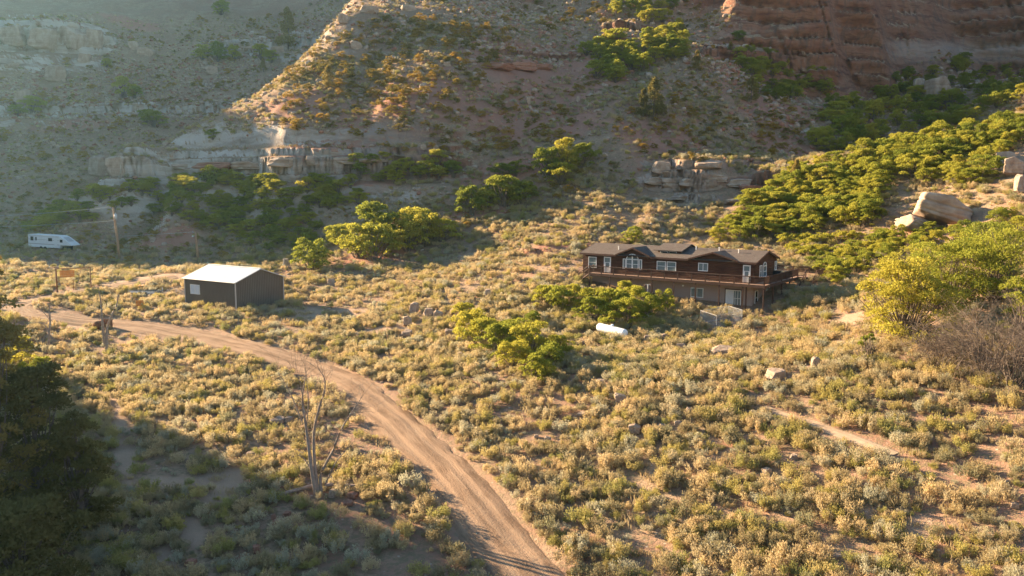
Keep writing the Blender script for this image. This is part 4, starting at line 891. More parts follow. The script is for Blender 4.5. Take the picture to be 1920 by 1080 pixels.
# the two great boulders above the house
b1 = boulder(1782, 424, 150, 58, 'largest pale boulder on the green slope, leaning over a smaller one', 0, rz=-.25, depth=.9, sink=.0); b1.rotation_euler[1] = .30
b2 = boulder(1728, 442, 84, 40, 'pale wedge of rock propped below the largest boulder on the green slope', 2, rz=.2, depth=.9, sink=.05); b2.rotation_euler[1] = .38
for a in [
 (100,153,36,36,'bright upright block alone on the shaded canyon wall',3),(40,196,34,34,'slanting pale slab on the far left canyon slope',6),(272,104,34,18,'tan boulder in the rubble beside the far pale cliff',1),(248,92,30,16,'grey boulder left of the tan one on the far slope',4),
 (20,128,30,12,'low pale block at the foot of the far left cliff',2),(155,118,26,20,'pale block broken off below the far left cliff',5),(395,140,30,18,'square pale block on the shaded far slope',7),(180,330,34,44,'upright pink block at the left end of the long pale ledge',3),(215,332,44,42,'tall striped block standing in front of the long ledge',7),
 (645,46,28,22,'pale crag on the skyline spur at top left of the near hill',0),(690,24,36,15,'grey rock beside the crag on the skyline spur',5),(765,20,44,12,'pale rock slab near the top of the near hill',4),(668,92,24,18,'grey rock just under the skyline crag',1),
 (793,168,16,14,'grey white rock among lit shrubs on the near hill',2),(838,125,20,12,'flat pale rock under a lit shrub on the near hill',6),(863,131,20,10,'flat light rock right of a lit shrub on the near hill',2),(800,187,10,14,'small upright pale rock below the grey white rock',3),(990,196,9,16,'small standing pale stone on the hill above the house',7),(1083,192,9,13,'lone pale stone right of the standing stone on the hill',5),
 (817,284,16,14,'white rock just above the right end of the long ledge',0),(793,280,20,10,'low tan rock above the right end of the long ledge',4),
 (1335,357,50,24,'round pale boulder tucked under the outcrop above the house',1),(1240,326,44,26,'rounded block capping the left end of the outcrop',5),(1330,318,60,18,'flat pale capstone lying on the outcrop',2),
 (1228,347,63,18,'leftmost block in the face of the outcrop above the house',3),(1262,354,69,24,'cracked tan block second from the left in the outcrop face',7),(1300,350,60,18,'square pale block below the flat capstone',5),(1345,344,81,21,'widest pale block in the outcrop face',0),(1385,352,57,20,'tan block right of the widest one in the outcrop',3),(1418,364,60,21,'reddish block at the right end of the outcrop face',1,M_REDR),(1280,376,66,12,'low slab fallen from the left of the outcrop',6),(1385,382,60,11,'low slab fallen from the right of the outcrop',2),
 (350,320,90,15,'pale block at the left of the long ledge',7),(405,318,105,17,'long reddish block in the long ledge, second from left',3,M_REDR),(470,320,99,20,'pale block near the middle of the long ledge',0),(540,314,105,21,'square tan block in the middle of the long ledge',5),(600,308,90,18,'pale rounded block right of the middle of the long ledge',4),(650,308,75,15,'pale block near the right of the long ledge',7),(700,306,75,12,'low pale block at the right end of the long ledge',2),
 (930,130,66,14,'red block in the small ledge high on the hill, left',3,M_REDR),(975,132,60,17,'tall red block in the small ledge high on the hill',7,M_REDR),(1010,130,54,12,'red block in the small ledge high on the hill, right',5,M_REDR),(1150,78,75,17,'reddish ledge block near the head of the gully',0,M_REDR),
 (20,86,60,40,'pale cliff block at the far left edge',7),(75,92,54,46,'pale cliff block second from the far left edge',3),(130,96,60,50,'broad pale cliff block with a flat top on the far wall',0),(172,90,34,40,'pale block at the right end of the far left cliff',5),(470,96,50,14,'thin pale slab in the far ledge',2),(520,100,40,16,'pale slab at the right end of the far ledge',6),
 (1722,176,24,34,'pinkish rock in the shaded bowl beside the grey boulder',3),(1762,186,60,46,'large grey boulder in the shaded bowl below the cliff',0),(1742,206,24,20,'grey rock below the large boulder in the shaded bowl',6),(1810,136,20,8,'flat light rock high in the shaded bowl',4),
 (775,588,20,24,'pointed grey boulder in the sunny brush right of the shed',3),(763,612,26,22,'pinkish boulder below the pointed grey one',0),(802,594,22,18,'tan boulder right of the pointed grey one',5),(822,600,18,20,'pink boulder at the right end of the rock group by the shed',1),(762,632,24,14,'low pale boulder at the foot of the rock group by the shed',2),(620,535,22,14,'grey rock on the sunny bank right of the shed',4),(915,562,14,22,'upright pink rock on the bank left of the oak bushes',7),(845,633,24,18,'grey rock beside the left end of the leaning oak clump',1),(862,672,16,14,'pink and grey rock under the leaning oak clump',6),
 (1355,668,54,18,'long pale flat boulder below the wire enclosure',2),(1457,712,50,22,'long pale boulder in the brush at right centre',6),(1528,692,20,26,'upright pale boulder with a tangle of twigs behind',3),(1213,640,14,13,'small pink rock right of the propane tank',5),(1247,638,20,14,'pink rock second from the propane tank',0),(1278,656,28,13,'flat pale rock between the tank and the wire enclosure',4),(1220,650,18,9,'low pale rock below the pair near the propane tank',2),
 (1165,757,28,22,'pale boulder in the sagebrush at lower centre',1),(1295,778,16,16,'white rock at the end of the narrow path',1),(1125,724,22,14,'grey rock in the brush left of the larger pale boulder',5),(1090,782,18,10,'white flat rock in the brush near the road bend',2),(1190,815,34,22,'reddish block among the rubble at lower centre',0),(1240,806,18,12,'tan rock beside the reddish block at lower centre',3),(1272,800,24,12,'pink flat rock right of the reddish block',4),(1490,862,20,12,'white rock below the narrow path',6),(1028,830,14,13,'small white rock right of the road',1),(1005,822,12,8,'tiny grey rock right of the road',5),
 (1590,500,16,18,'blue grey round boulder on the slope right of the deck',1),(1895,480,24,12,'pale rock at the right edge above the big green bush',2),(1440,890,30,12,'pale ledge stone in the brush at lower right',4),(1905,955,22,14,'white rock at the lower right edge',0),(1570,1050,26,12,'pale rock near the bottom at lower right',6),
 (467,862,24,16,'pale rock in the shade left of the dead tree',5),(660,936,26,14,'reddish block right of the dead tree trunk',0,M_REDR),(622,934,18,18,'grey rock against the foot of the dead tree',3),(650,950,26,12,'flat red rock below the reddish block by the dead tree',2,M_REDR),(520,988,20,14,'orange tan rock in the shade below the dead tree',1,M_REDR),(512,975,14,12,'small orange rock above left of the orange tan one',4,M_REDR),(537,968,20,9,'flat orange rock below the fallen log',6,M_REDR),(480,1040,18,20,'tan upright rock in the shaded brush',7,M_REDR),(355,1062,26,14,'orange tan rock in the shade at bottom left',5,M_REDR),(40,1072,24,14,'reddish rock at the bottom left corner',0,M_REDR),
 (518,796,34,14,'pale slab in the ring of stones up the bank from the dead tree',2),(540,792,20,12,'pinkish stone in the ring up the bank from the dead tree',5),(1905,330,50,40,'pale sunlit outcrop block at the right edge',0),(1890,306,60,24,'upper pale ledge at the right edge',4),(1915,362,30,40,'lower pale block at the right edge',3)]:
    kw = {}
    if len(a) > 6: kw['m'] = a[6]
    boulder(a[0], a[1], a[2]*1.05, a[3]*1.05, a[4], a[5], **kw)
# --- where brush may stand
cs_, ss_ = math.cos(.64), math.sin(.64)
def blocked(x, y):
    d, d2 = near_lines(x, y); b = (d < 2.35+.5*fbm(x/2.2, y/2.2, 44, 2)) | (d2 < .6)
    lx = (x-HC[0])*FR[0]+(y-HC[1])*FR[1]; ly = (x-HC[0])*BK[0]+(y-HC[1])*BK[1]
    b |= (lx > -.6) & (lx < 25) & (ly > .3) & (ly < 8.6); b |= (lx > 2) & (lx < 27) & (ly > -1.2) & (ly < .5); b |= (lx > 24) & (lx < 26.8) & (ly > -1.5) & (ly < 11.4); b |= (lx > 22.2) & (lx < 29.6) & (ly > 10.8) & (ly < 14.9)
    lx = (x-SHX)*SFR[0]+(y-SHY)*SFR[1]; ly = (x-SHX)*SBK[0]+(y-SHY)*SBK[1]
    b |= (lx > -11.9) & (lx < .8) & (ly > -.8) & (ly < 9.4)
    return b
def cleared(x, y):
    b = np.zeros(len(x), bool)
    for cx, cy, r in CLEAR: b |= (x-cx)**2+(y-cy)**2 < r*r
    return b
def scatter(n, r0, r1, dens, seed):
    g = np.random.default_rng(seed); r = np.sqrt(g.uniform(r0*r0, r1*r1, n)); a = np.radians(g.uniform(-36, 36, n)); x = r*np.sin(a); y = r*np.cos(a)
    z, rk = zfun(x, y, True); e = .8; zx = zfun(x+e, y); zy = zfun(x, y+e); sl = np.hypot(zx-z, zy-z)/e
    px, py = to_px(x, y, z)
    keep = (px > -60) & (px < 1980) & (py > -60) & (py < 1180) & ~blocked(x, y) & ~cleared(x, y) & (sl < 1.35) & (g.uniform(0, 1, n) < dens(x, y, z, sl, rk, px, py))
    return x[keep], y[keep], z[keep], px[keep], py[keep], g
def visible(x, y, z, h=.8):
    """drop plants that stand behind a rise as seen from the whole neighbourhood of the viewpoint"""
    ok = np.ones(len(x), bool); t = np.linspace(.35, .985, 34)
    for k in t:
        ok &= zfun(x*k, y*k) < (z+h)*k+4.0*(1-k)+1.5
    return ok
def sage_density(x, y, z, sl, rk, px, py):
    b = bare_mask(x, y); r = red_mask(x, y); cl = fbm(x/7, y/7, 70, 3); cl2 = fbm(x/28, y/28, 71, 2)
    near = 1-sst(120, 160, y); d = near*(.55+.65*cl)+(1-near)*np.clip(.78+.9*cl+.4*cl2, .15, 1)
    d *= 1-.93*b; d *= 1-.62*r; d *= 1-.45*(rk > .4)*(sl > .5)
    return np.clip(d, 0, 1)
pts = []
for n, r0, r1, sd in ((28000, 36, 110, 1), (19000, 110, 165, 2), (24000, 165, 250, 3), (30000, 250, 440, 4)):
    x, y, z, px, py, g = scatter(n, r0, r1, sage_density, sd); v = visible(x, y, z); pts.append(np.stack([x, y, z], 1)[v])
SG = np.vstack(pts)
ppx, ppy = to_px(SG[:, 0], SG[:, 1], SG[:, 2])
inview = (ppx > 5) & (ppx < 1915) & (ppy < 1075) & (ppy > 10)
order = np.argsort(np.where(inview, SG[:, 1], 1e9)); SG = SG[order]
def pack(name, pts, protos, smin, smax, seed, m, label, cat, kind='stuff', tilt=.12, rescale=None):
    """one ground-cover object: a point per plant, a geometry-nodes tree sets a plant on each"""
    g = np.random.default_rng(seed); n = len(pts); me = bpy.data.meshes.new(name); me.vertices.add(n); me.vertices.foreach_set('co', pts.astype(np.float32).ravel())
    rot = np.stack([g.normal(size=n)*tilt, g.normal(size=n)*tilt, g.uniform(0, 6.283, n)], 1).astype(np.float32)
    sc = (smin+(smax-smin)*g.uniform(0, 1, n)**1.6).astype(np.float32)
    if rescale is not None: sc *= rescale.astype(np.float32)
    scv = np.stack([sc, sc, sc*g.uniform(.75, 1.15, n)], 1).astype(np.float32)
    for nm, ty, v in (('rot', 'FLOAT_VECTOR', rot), ('scl', 'FLOAT_VECTOR', scv)):
        a = me.attributes.new(nm, ty, 'POINT'); a.data.foreach_set('vector', v.ravel())
    a = me.attributes.new('idx', 'INT', 'POINT'); a.data.foreach_set('value', g.integers(0, len(protos), n).astype(np.int32))
    me.materials.append(m); o = bpy.data.objects.new(name, me); COL.objects.link(o)
    ng = bpy.data.node_groups.new(name+'_cover', 'GeometryNodeTree'); ng.interface.new_socket('Geometry', in_out='INPUT', socket_type='NodeSocketGeometry'); ng.interface.new_socket('Geometry', in_out='OUTPUT', socket_type='NodeSocketGeometry')
    N = ng.nodes; L = ng.links; gi = N.new('NodeGroupInput'); go = N.new('NodeGroupOutput'); ip = N.new('GeometryNodeInstanceOnPoints'); jo = N.new('GeometryNodeJoinGeometry')
    for p in reversed(protos):
        oi = N.new('GeometryNodeObjectInfo'); oi.inputs['Object'].default_value = p; oi.transform_space = 'ORIGINAL'
        ti = N.new('GeometryNodeGeometryToInstance'); L.new(oi.outputs['Geometry'], ti.inputs[0]); L.new(ti.outputs[0], jo.inputs[0])
    def attr(nm, ty):
        a = N.new('GeometryNodeInputNamedAttribute'); a.data_type = ty; a.inputs[0].default_value = nm; return a.outputs[0]
    L.new(gi.outputs[0], ip.inputs['Points']); L.new(jo.outputs[0], ip.inputs['Instance']); ip.inputs['Pick Instance'].default_value = True
    L.new(attr('idx', 'INT'), ip.inputs['Instance Index']); er = N.new('FunctionNodeEulerToRotation'); L.new(attr('rot', 'FLOAT_VECTOR'), er.inputs[0]); L.new(er.outputs[0], ip.inputs['Rotation']); L.new(attr('scl', 'FLOAT_VECTOR'), ip.inputs['Scale'])
    L.new(ip.outputs[0], go.inputs[0]); md = o.modifiers.new('cover', 'NODES'); md.node_group = ng
    return tag(o, label, cat, kind=kind)
sage_protos = []
gb = np.random.default_rng(5)
NB = 8
for k in range(300):
    x, y, z = SG[k]
    if k < NB:
        V, Fq = bush_mesh('sage', 100+k); o = mesh_np('sagebrush', V, Fq, M_SAGE if k % 4 else M_SAGE2); sage_protos.append(o)
    else:
        o = sage_protos[gb.integers(0, NB)].copy(); COL.objects.link(o)
    s_ = .5+1.4*gb.uniform()**1.9; o.location = (x, y, z-.03); o.scale = (s_, s_, s_*gb.uniform(.8, 1.15)); o.rotation_euler = (gb.normal()*.1, gb.normal()*.1, gb.uniform(0, 6.28))
    p_, q_ = to_px(x, y, z); cols = [(300, 'in the shade by the junipers'), (560, 'in the shade left of the dead tree'), (760, 'below the dead tree'), (920, 'on the left verge of the road'), (1120, 'on the right verge of the road'), (1300, 'in the brush right of the road'), (1480, 'in the sunny brush below the footpath'), (1640, 'in the sunny brush toward the right'), (1780, 'near the lower right corner'), (9999, 'at the lower right corner')]
    where = next(t_ for lim_, t_ in cols if p_ < lim_); row = 'along the bottom edge' if q_ > 1000 else 'just above the bottom'
    tag(o, ('small' if s_ < .85 else 'broad' if s_ < 1.35 else 'large')+' sagebrush clump '+where+', '+row, 'sagebrush', 'nearest sagebrush clumps')
SGr = SG[300:]
fz = 1-.22*sst(150, 260, SGr[:, 1])
# soften the tallest cover near the shed and house so that walls stay in view
pack('brush_cover', SGr-np.array([0, 0, .03]), sage_protos, .42, 1.85, 8, M_SAGE, 'grey green sagebrush covering the valley floor and hillsides', 'sagebrush', rescale=fz)
# dry grass
gp = []
for k in range(5):
    rng = np.random.default_rng(300+k); n = 60; c = rng.normal(size=(n, 3))*np.array([.22, .22, 0]); d = unit(rng.normal(size=(n, 3))*.35+np.array([0, 0, 1])); V, Fq = leaves(c, d, rng.uniform(.18, .42, n), rng.uniform(.03, .05, n))
    gp.append(mesh_np('grass_tuft', V, Fq, M_GRASS, link=False))
def grass_density(x, y, z, sl, rk, px, py):
    plateau = patch(x, y, GRASSY); b = bare_mask(x, y); return np.clip(.18+.8*plateau+.25*fbm(x/9, y/9, 75, 2), 0, 1)*(1-.5*b)*(1-.35*sst(150, 200, y))
GRASSY = _spots([(420,548,150,26),(800,525,260,18),(1050,508,60,10),(1650,640,160,50),(1500,640,200,40),(700,640,110,16),(200,560,110,16),(600,600,120,16),(1420,445,90,14),(350,720,150,30),(1780,960,150,60),(1080,880,60,60)])
x, y, z, px, py, g = scatter(60000, 40, 300, grass_density, 31); pack('dry_grass', np.stack([x, y, z], 1), gp, .8, 1.9, 9, M_GRASS, 'dry straw coloured grass between the sagebrush and along the road', 'dry grass')
# rubble cover
rp = [mesh_np('rubble_stone', *rock_mesh(700+k, .65, sub=2, rough=.08), (M_PALE, M_REDR)[k % 3 == 0], link=False) for k in range(6)]
RUBBLE = _spots([(1400,130,90,50),(1550,170,140,40),(1820,130,90,40),(1500,240,50,30),(120,160,170,50),(330,150,120,40),(700,60,90,50),(950,50,110,40),(1000,110,60,20),(1330,350,110,25),(600,320,250,22),(240,330,80,20),(1230,650,110,25),(1220,790,90,45),(780,600,60,26),(560,930,90,40),(1440,880,90,30),(230,450,110,20),(300,440,80,14),(1780,320,120,30),(640,930,50,20)])
def rub_density(x, y, z, sl, rk, px, py): return np.clip(.07+.65*patch(x, y, RUBBLE)+.6*rk+.35*sst(.4, .75, sl)*(y > 140), 0, 1)*(1-.7*(1-sst(60, 90, y)))
x, y, z, px, py, g = scatter(62000, 40, 420, rub_density, 41); v = visible(x, y, z)
pack('stone_rubble', np.stack([x, y, z], 1)[v], rp, .12, .75, 12, M_PALE, 'scattered broken sandstone rubble on the slopes and in the brush', 'rubble', rescale=(.6+1.1*sst(120, 230, y[v])), tilt=.4)
# --- shrubs and trees
def proto(nm, R_, H_, nl, per, leaf, m, seed, tight=.34, stem=.06, frac=.6, upright=.3, base=.15):
    V, Fq, cs = lobe_crown(R_, H_, nl, per, leaf, seed, base, tight, upright); fo = mesh_np('foliage', V, Fq, m, link=False); sv, sf = stems_to(cs, stem, frac=frac); st = mesh_np('stem', sv, sf, M_BARK, link=False); return fo, st
OAK = [proto('oak', 2.0+.25*(k % 3), 3.2+.45*(k % 2), 36, 150, .18, M_OAK, 900+k, .25) for k in range(5)]
LOW = [proto('scrub', 1.2, 1.6, 18, 60, .17, M_BUSH, 950+k, .27, .035) for k in range(4)]
LOWO = [proto('low_oak', 1.5, 1.6, 20, 130, .16, M_OAK, 960+k, .30, .04) for k in range(3)]
def scrub_density(x, y, z, sl, rk, px, py): return np.clip(.34+1.1*fbm(x/10, y/10, 95, 3)+.5*fbm(x/40, y/40, 96, 2), 0, 1)*sst(148, 170, y)*(1-.6*bare_mask(x, y))
x, y, z, px, py, g = scatter(17000, 150, 430, scrub_density, 51); v = visible(x, y, z)
pack('hillside_scrub', np.stack([x, y, z-.05], 1)[v], [q[0] for q in LOW], .28, .95, 13, M_BUSH, 'low dark scrub dotted over the canyon slopes', 'scrub')
def cone_proto(seed):
    global rng; rng = np.random.default_rng(seed); parts = []; cs = []
    for k in range(46):
        z = rng.uniform(.05, 1); rr = 1.25*(1-z)**.75*rng.uniform(.5, 1.05)+.05; a = rng.uniform(0, 6.28); c = np.array([rr*math.cos(a), rr*math.sin(a), .3+z*4.2]); n = 60; rl = .42*(1-.5*z)
        d0 = unit(rng.normal(size=(n, 3))); p = c+d0*rl*rng.uniform(.4, 1, (n, 1)); parts.append(leaves(p, unit(d0+np.array([0, 0, .7])+rng.normal(size=(n, 3))*.4), .2, .13)); cs.append(c)
    V, Fq = join(parts); t = tubes_np([(np.array([[0, 0, -.3], [0.05, 0, 2.], [0, .03, 4.3]]), np.array([.14, .08, .02]))], 6)
    return mesh_np('foliage', V, Fq, M_JUN, link=False), mesh_np('trunk', *t, M_BARK, link=False)
CONE = [cone_proto(980+k) for k in range(3)]
gs = np.random.default_rng(77)
def plant(protos, p, size, name, label, cat, group=None, parts=True, flat=1.0):
    """size: scale of the prototype"""
    k = gs.integers(0, len(protos)); s = np.array([size*gs.uniform(.85, 1.15), size*gs.uniform(.85, 1.15), size*flat*gs.uniform(.85, 1.15)]); rz = gs.uniform(0, 6.28)
    if not parts:
        o = protos[k][0].copy(); o.name = name; COL.objects.link(o); o.location = (p[0], p[1], p[2]-.1*size); o.scale = s; o.rotation_euler = (0, 0, rz); return tag(o, label, cat, group)
    e = empty(name, (p[0], p[1], p[2]-.1*size), rz, label, cat, group); e.scale = s
    for q in protos[k]:
        c = q.copy(); COL.objects.link(c); c.parent = e; c.name = q.name.split('.')[0]
    return e
def inside(poly, x, y):
    c = False; n = len(poly)
    for i in range(n):
        x1, y1 = poly[i]; x2, y2 = poly[(i+1) % n]
        if (y1 > y) != (y2 > y) and x < (x2-x1)*(y-y1)/(y2-y1)+x1: c = not c
    return c
def fill(poly, n, protos, s0, s1, name, label, cat, group, dmin, parts=True, flat=1.0, y0=100):
    """n plants inside an outline on the slope, kept dmin x their size apart on the ground"""
    xs = [q[0] for q in poly]; ys = [q[1] for q in poly]; got = []; tries = 0
    while len(got) < n and tries < n*30:
        tries += 1; a = gs.uniform(min(xs), max(xs)); b = gs.uniform(min(ys), max(ys))
        if not inside(poly, a, b): continue
        p = hit(a, b, y0=y0); s = gs.uniform(s0, s1)
        if any((p[0]-q[0])**2+(p[1]-q[1])**2 < (dmin*s)**2 for q in got): continue
        u_ = (a-min(xs))/(max(xs)-min(xs)); wd = ' left end' if u_ < .25 else ' left middle' if u_ < .5 else ' right middle' if u_ < .75 else ' right end'; got.append(p)
        plant(protos, p, s, name, label+(', upper' if b < (min(ys)+max(ys))/2 else ', lower')+wd, cat, group, parts, flat)
    return len(got)
def listed(lst, protos, name, cat, group=None, y0=40, unit_px=None, parts=True, flat=1.):
    """(px, py foot, height in photo px, label)"""
    for q in lst:
        p = hit(q[0], q[1], y0=y0); h_ = q[2]/F*p[1]; plant(protos, p, h_/unit_px, name, q[3], cat, group, parts, flat)
G = 'oak thicket on the sunlit right hand spur'
fill([(1340,455),(1370,415),(1430,375),(1490,335),(1600,298),(1740,268),(1800,262),(1760,330),(1660,345),(1640,430),(1560,432),(1430,452)], 125, OAK, .75, 1.15, 'oak_shrub', 'yellow green oak in the sunlit spur thicket right of the house', 'shrub', G, 1.65)
fill([(1760,270),(1925,222),(1925,285),(1850,310),(1845,345),(1780,355),(1720,350),(1700,330)], 40, OAK, .7, 1.1, 'oak_shrub', 'yellow green oak shrub high on the spur near the right edge', 'shrub', G+' near the edge', 1.7)
fill([(1450,462),(1500,455),(1560,452),(1680,440),(1690,470),(1640,500),(1560,535),(1520,490)], 34, LOWO, .8, 1.25, 'low_oak', 'low green oak bush on the slope right of the deck', 'shrub', 'low oak bushes right of the deck', 1.9, y0=90)
fill([(1640,440),(1700,450),(1830,430),(1925,400),(1925,470),(1800,480),(1700,500),(1650,520)], 30, OAK, .5, .85, 'oak_shrub', 'yellow green oak shrub on the slope below the great boulders', 'shrub', 'oak shrubs below the boulders', 1.9, y0=70)
listed([(1050,585,46,'green oak bush left of the deck stairs, nearest the slope'),(1030,578,38,'small green oak bush at the left end of the group below the deck'),(1075,572,30,'green bush between the deck stairs and the left oak bush'),
 (1120,590,56,'tall green oak bush below the deck stairs'),(1110,608,40,'green oak bush hanging lowest on the left below the deck'),(1150,600,52,'rounded green oak bush in the middle of the group below the deck'),(1145,618,36,'small green bush nearest the propane tank, left'),(1180,612,46,'green oak bush above the propane tank'),(1190,588,46,'green oak bush behind the one above the tank, close to the deck'),(1215,600,40,'green oak bush beside the yard light post'),(1245,590,36,'dark green bush in the deck shade at the right end of the group'),(1170,566,30,'green bush top against the deck posts')], OAK, 'oak_shrub', 'shrub', 'oak bushes below the deck', unit_px=2.75)
listed([(872,612,34,'thin oak bush at the upper left tip of the long clump'),(885,640,48,'oak bush near the left end of the long clump'),(905,655,46,'oak bush with bare twigs in the left half of the long clump'),(935,668,52,'full yellow green oak bush in the middle of the long clump'),(960,645,46,'oak bush at the upper middle of the long clump'),(965,690,48,'yellow green oak bush low in the middle of the long clump'),(995,670,52,'full oak bush right of the middle of the long clump'),(1000,712,44,'lowest oak bush of the long clump'),(1030,690,50,'oak bush near the right end of the long clump'),(1050,668,38,'oak bush at the right end of the long clump'),(1022,715,34,'small oak bush at the lower right end of the long clump'),(998,610,24,'small oak sprig above the long clump')], OAK, 'oak_shrub', 'shrub', 'long clump of oak bushes left of the propane tank', unit_px=2.6)
listed([(582,508,52,'bright yellow bush right behind the shed'),(600,500,34,'small yellow bush beside the bright one behind the shed'),(640,460,34,'yellow green oak at the left end of the lit grove'),(672,482,54,'yellow green oak low on the left of the lit grove'),(700,490,58,'tall yellow oak low in the left half of the lit grove'),(700,450,50,'yellow oak in the back row of the lit grove, left'),(735,460,56,'yellow oak in the middle of the lit grove'),(770,445,54,'yellow oak in the back row of the lit grove, right of centre'),(765,470,50,'yellow oak in front, right of centre of the lit grove'),(800,458,56,'yellow green oak near the right end of the lit grove'),(828,452,44,'dark sided oak at the right end of the lit grove'),(785,428,38,'oak top at the back of the lit grove'),
 (885,402,44,'round yellow green oak left of the pair above the bench'),(912,390,34,'small oak between the pair above the bench'),(945,386,50,'tall green oak of the pair above the bench'),(975,380,40,'dark sided oak at the right of the pair above the bench'),(1187,458,30,'small bright oak just behind the house roof'),(940,336,26,'yellow shrub on the hill foot above the pair'),(968,330,24,'small yellow shrub right of the one on the hill foot'),(1030,332,46,'yellow green oak at the left of the hillside clump'),(1062,318,40,'yellow oak at the middle of the hillside clump'),(1095,312,34,'yellow oak at the right of the hillside clump'),(1050,345,36,'green oak low in the hillside clump')], OAK, 'oak_tree', 'tree', 'lit oaks across the middle distance', y0=100, unit_px=2.65)
GD = 'dark oaks in the shade below the long ledge'
fill([(40,440),(70,400),(180,362),(330,338),(520,332),(625,345),(620,392),(560,428),(430,436),(330,412),(250,398),(150,420),(100,436)], 125, OAK, .7, 1.15, 'oak_tree', 'dark green oak in the shaded belt below the long pale ledge', 'tree', GD, 1.5, parts=True, flat=.8)
fill([(430,430),(560,420),(640,440),(640,465),(560,475),(440,462)], 22, OAK, .6, .95, 'oak_shrub', 'green oak shrub in the shade above the shed', 'shrub', 'oak shrubs above the shed', 1.9, flat=.8)
fill([(660,300),(740,305),(850,300),(860,330),(760,345),(680,345)], 16, OAK, .8, 1.2, 'oak_shrub', 'dark oak shrub under the right half of the long ledge', 'shrub', 'oaks under the right half of the ledge', 1.7, flat=.85)
fill([(590,350),(660,345),(680,385),(600,392)], 10, OAK, .7, 1.0, 'oak_shrub', 'dark oak shrub right of the shaded belt', 'shrub', 'oaks right of the shaded belt', 1.8, flat=.85)
fill([(1095,100),(1150,85),(1215,70),(1230,120),(1190,155),(1110,155)], 26, OAK, 1.1, 1.5, 'oak_tree', 'dark oak in the shaded gully on the hill above the house', 'tree', 'oaks in the hill gully', 1.5)
fill([(1212,120),(1225,75),(1270,52),(1292,62),(1275,122),(1240,130)], 15, OAK, 1.0, 1.4, 'oak_tree', 'sunlit oak at the upper right edge of the hill gully', 'tree', 'sunlit oaks by the hill gully', 1.5)
fill([(1150,0),(1290,0),(1260,40),(1200,50),(1150,35)], 16, OAK, 1.0, 1.5, 'oak_tree', 'dark oak at the top of the hill gully near the picture top', 'tree', 'oaks at the gully head', 1.5)
fill([(1380,55),(1420,100),(1550,150),(1560,180),(1450,190),(1400,160),(1380,120)], 34, OAK, .9, 1.4, 'oak_tree', 'dark oak in the shade below the left end of the red cliffs', 'tree', 'oaks below the red cliffs', 1.8)
fill([(1560,200),(1660,170),(1700,130),(1800,110),(1925,120),(1925,190),(1800,235),(1700,255),(1600,285),(1520,295)], 95, OAK, .9, 1.45, 'oak_tree', 'dark oak filling the shaded bowl behind the sunlit spur', 'tree', 'oaks in the shaded bowl', 1.8)
listed([(232,186,38,'broad dark oak alone on the shaded canyon slope'),(252,184,30,'dark oak beside the broad one on the canyon slope'),(290,238,34,'dark oak where the near hill meets the canyon slope'),(275,230,26,'small dark oak left of the one at the hill meeting'),(380,112,34,'dark oak under the far ledge, left'),(410,115,32,'dark oak under the far ledge, middle'),(440,112,28,'dark oak under the far ledge, right'),(490,112,30,'dark oak below the pale far ledge'),(510,118,24,'small dark oak right of the one below the far ledge'),(60,212,34,'dark oak at the left edge below the slanting slab'),(35,216,28,'dark oak left of it at the left edge'),(415,28,32,'dark oak high on the far slope'),(200,126,18,'small dark oak right of the bright block'),(400,262,22,'small green oak on the lower near hill')], OAK, 'oak_tree', 'tree', 'lone oaks on the far canyon slope', y0=150, unit_px=3.5)
CO = dict(name='juniper_tree', cat='tree', y0=60)
listed([(1226,222,66,'tall sunlit juniper on the ridge above the house'),(1206,220,40,'lower sunlit juniper left of the tall one'),(1307,134,34,'dark cone shaped juniper on the ridge near the gully'),(1369,106,26,'small bright juniper just below the red cliffs'),(1408,192,46,'bright topped juniper on the ridge below the red cliffs'),(1412,86,14,'tiny lit juniper beside the red cliffs'),(541,92,56,'tall tan juniper on the far slope beyond the spur'),(494,134,20,'small juniper on the spur edge'),(616,168,40,'golden juniper on the left of the near hill'),(1492,352,44,'pointed yellow juniper sticking out of the sunlit thicket'),(1280,76,26,'juniper beside the sunlit gully oaks')], CONE, group='junipers on the ridges', unit_px=3.9, **CO)
for poly, n, s0, s1, lab, grp in [
 ([(520,150),(640,60),(760,30),(960,60),(980,120),(900,160),(760,210),(620,250),(520,240)], 150, .9, 1.7, 'golden lit scrub bush on the left shoulder of the near hill', 'lit scrub on the hill shoulder'),
 ([(620,250),(760,210),(900,160),(1050,200),(1100,260),(900,290),(640,280)], 55, .7, 1.3, 'dull olive scrub bush on the half shaded face of the near hill', 'scrub on the hill face'),
 ([(1140,240),(1230,160),(1330,140),(1400,260),(1330,310),(1180,290)], 50, .6, 1.2, 'golden scrub bush on the ridge between the gully and the bowl', 'scrub on the right ridge'),
 ([(900,0),(1140,10),(1140,60),(960,60)], 20, .9, 1.5, 'dark scrub bush near the top of the near hill', 'scrub near the hilltop'),
 ([(0,100),(200,60),(600,0),(600,60),(400,190),(200,300),(0,330)], 60, .9, 1.8, 'dark scrub bush on the shaded canyon wall at left', 'scrub on the shaded canyon wall'),
 ([(1420,180),(1560,180),(1500,300),(1420,330)], 26, .7, 1.3, 'dark scrub bush on the shaded slope left of the bowl', 'scrub left of the bowl')]:
    fill(poly, n, LOW, s0, s1, 'scrub_bush', lab, 'shrub', grp, 1.5, parts=False, y0=130)
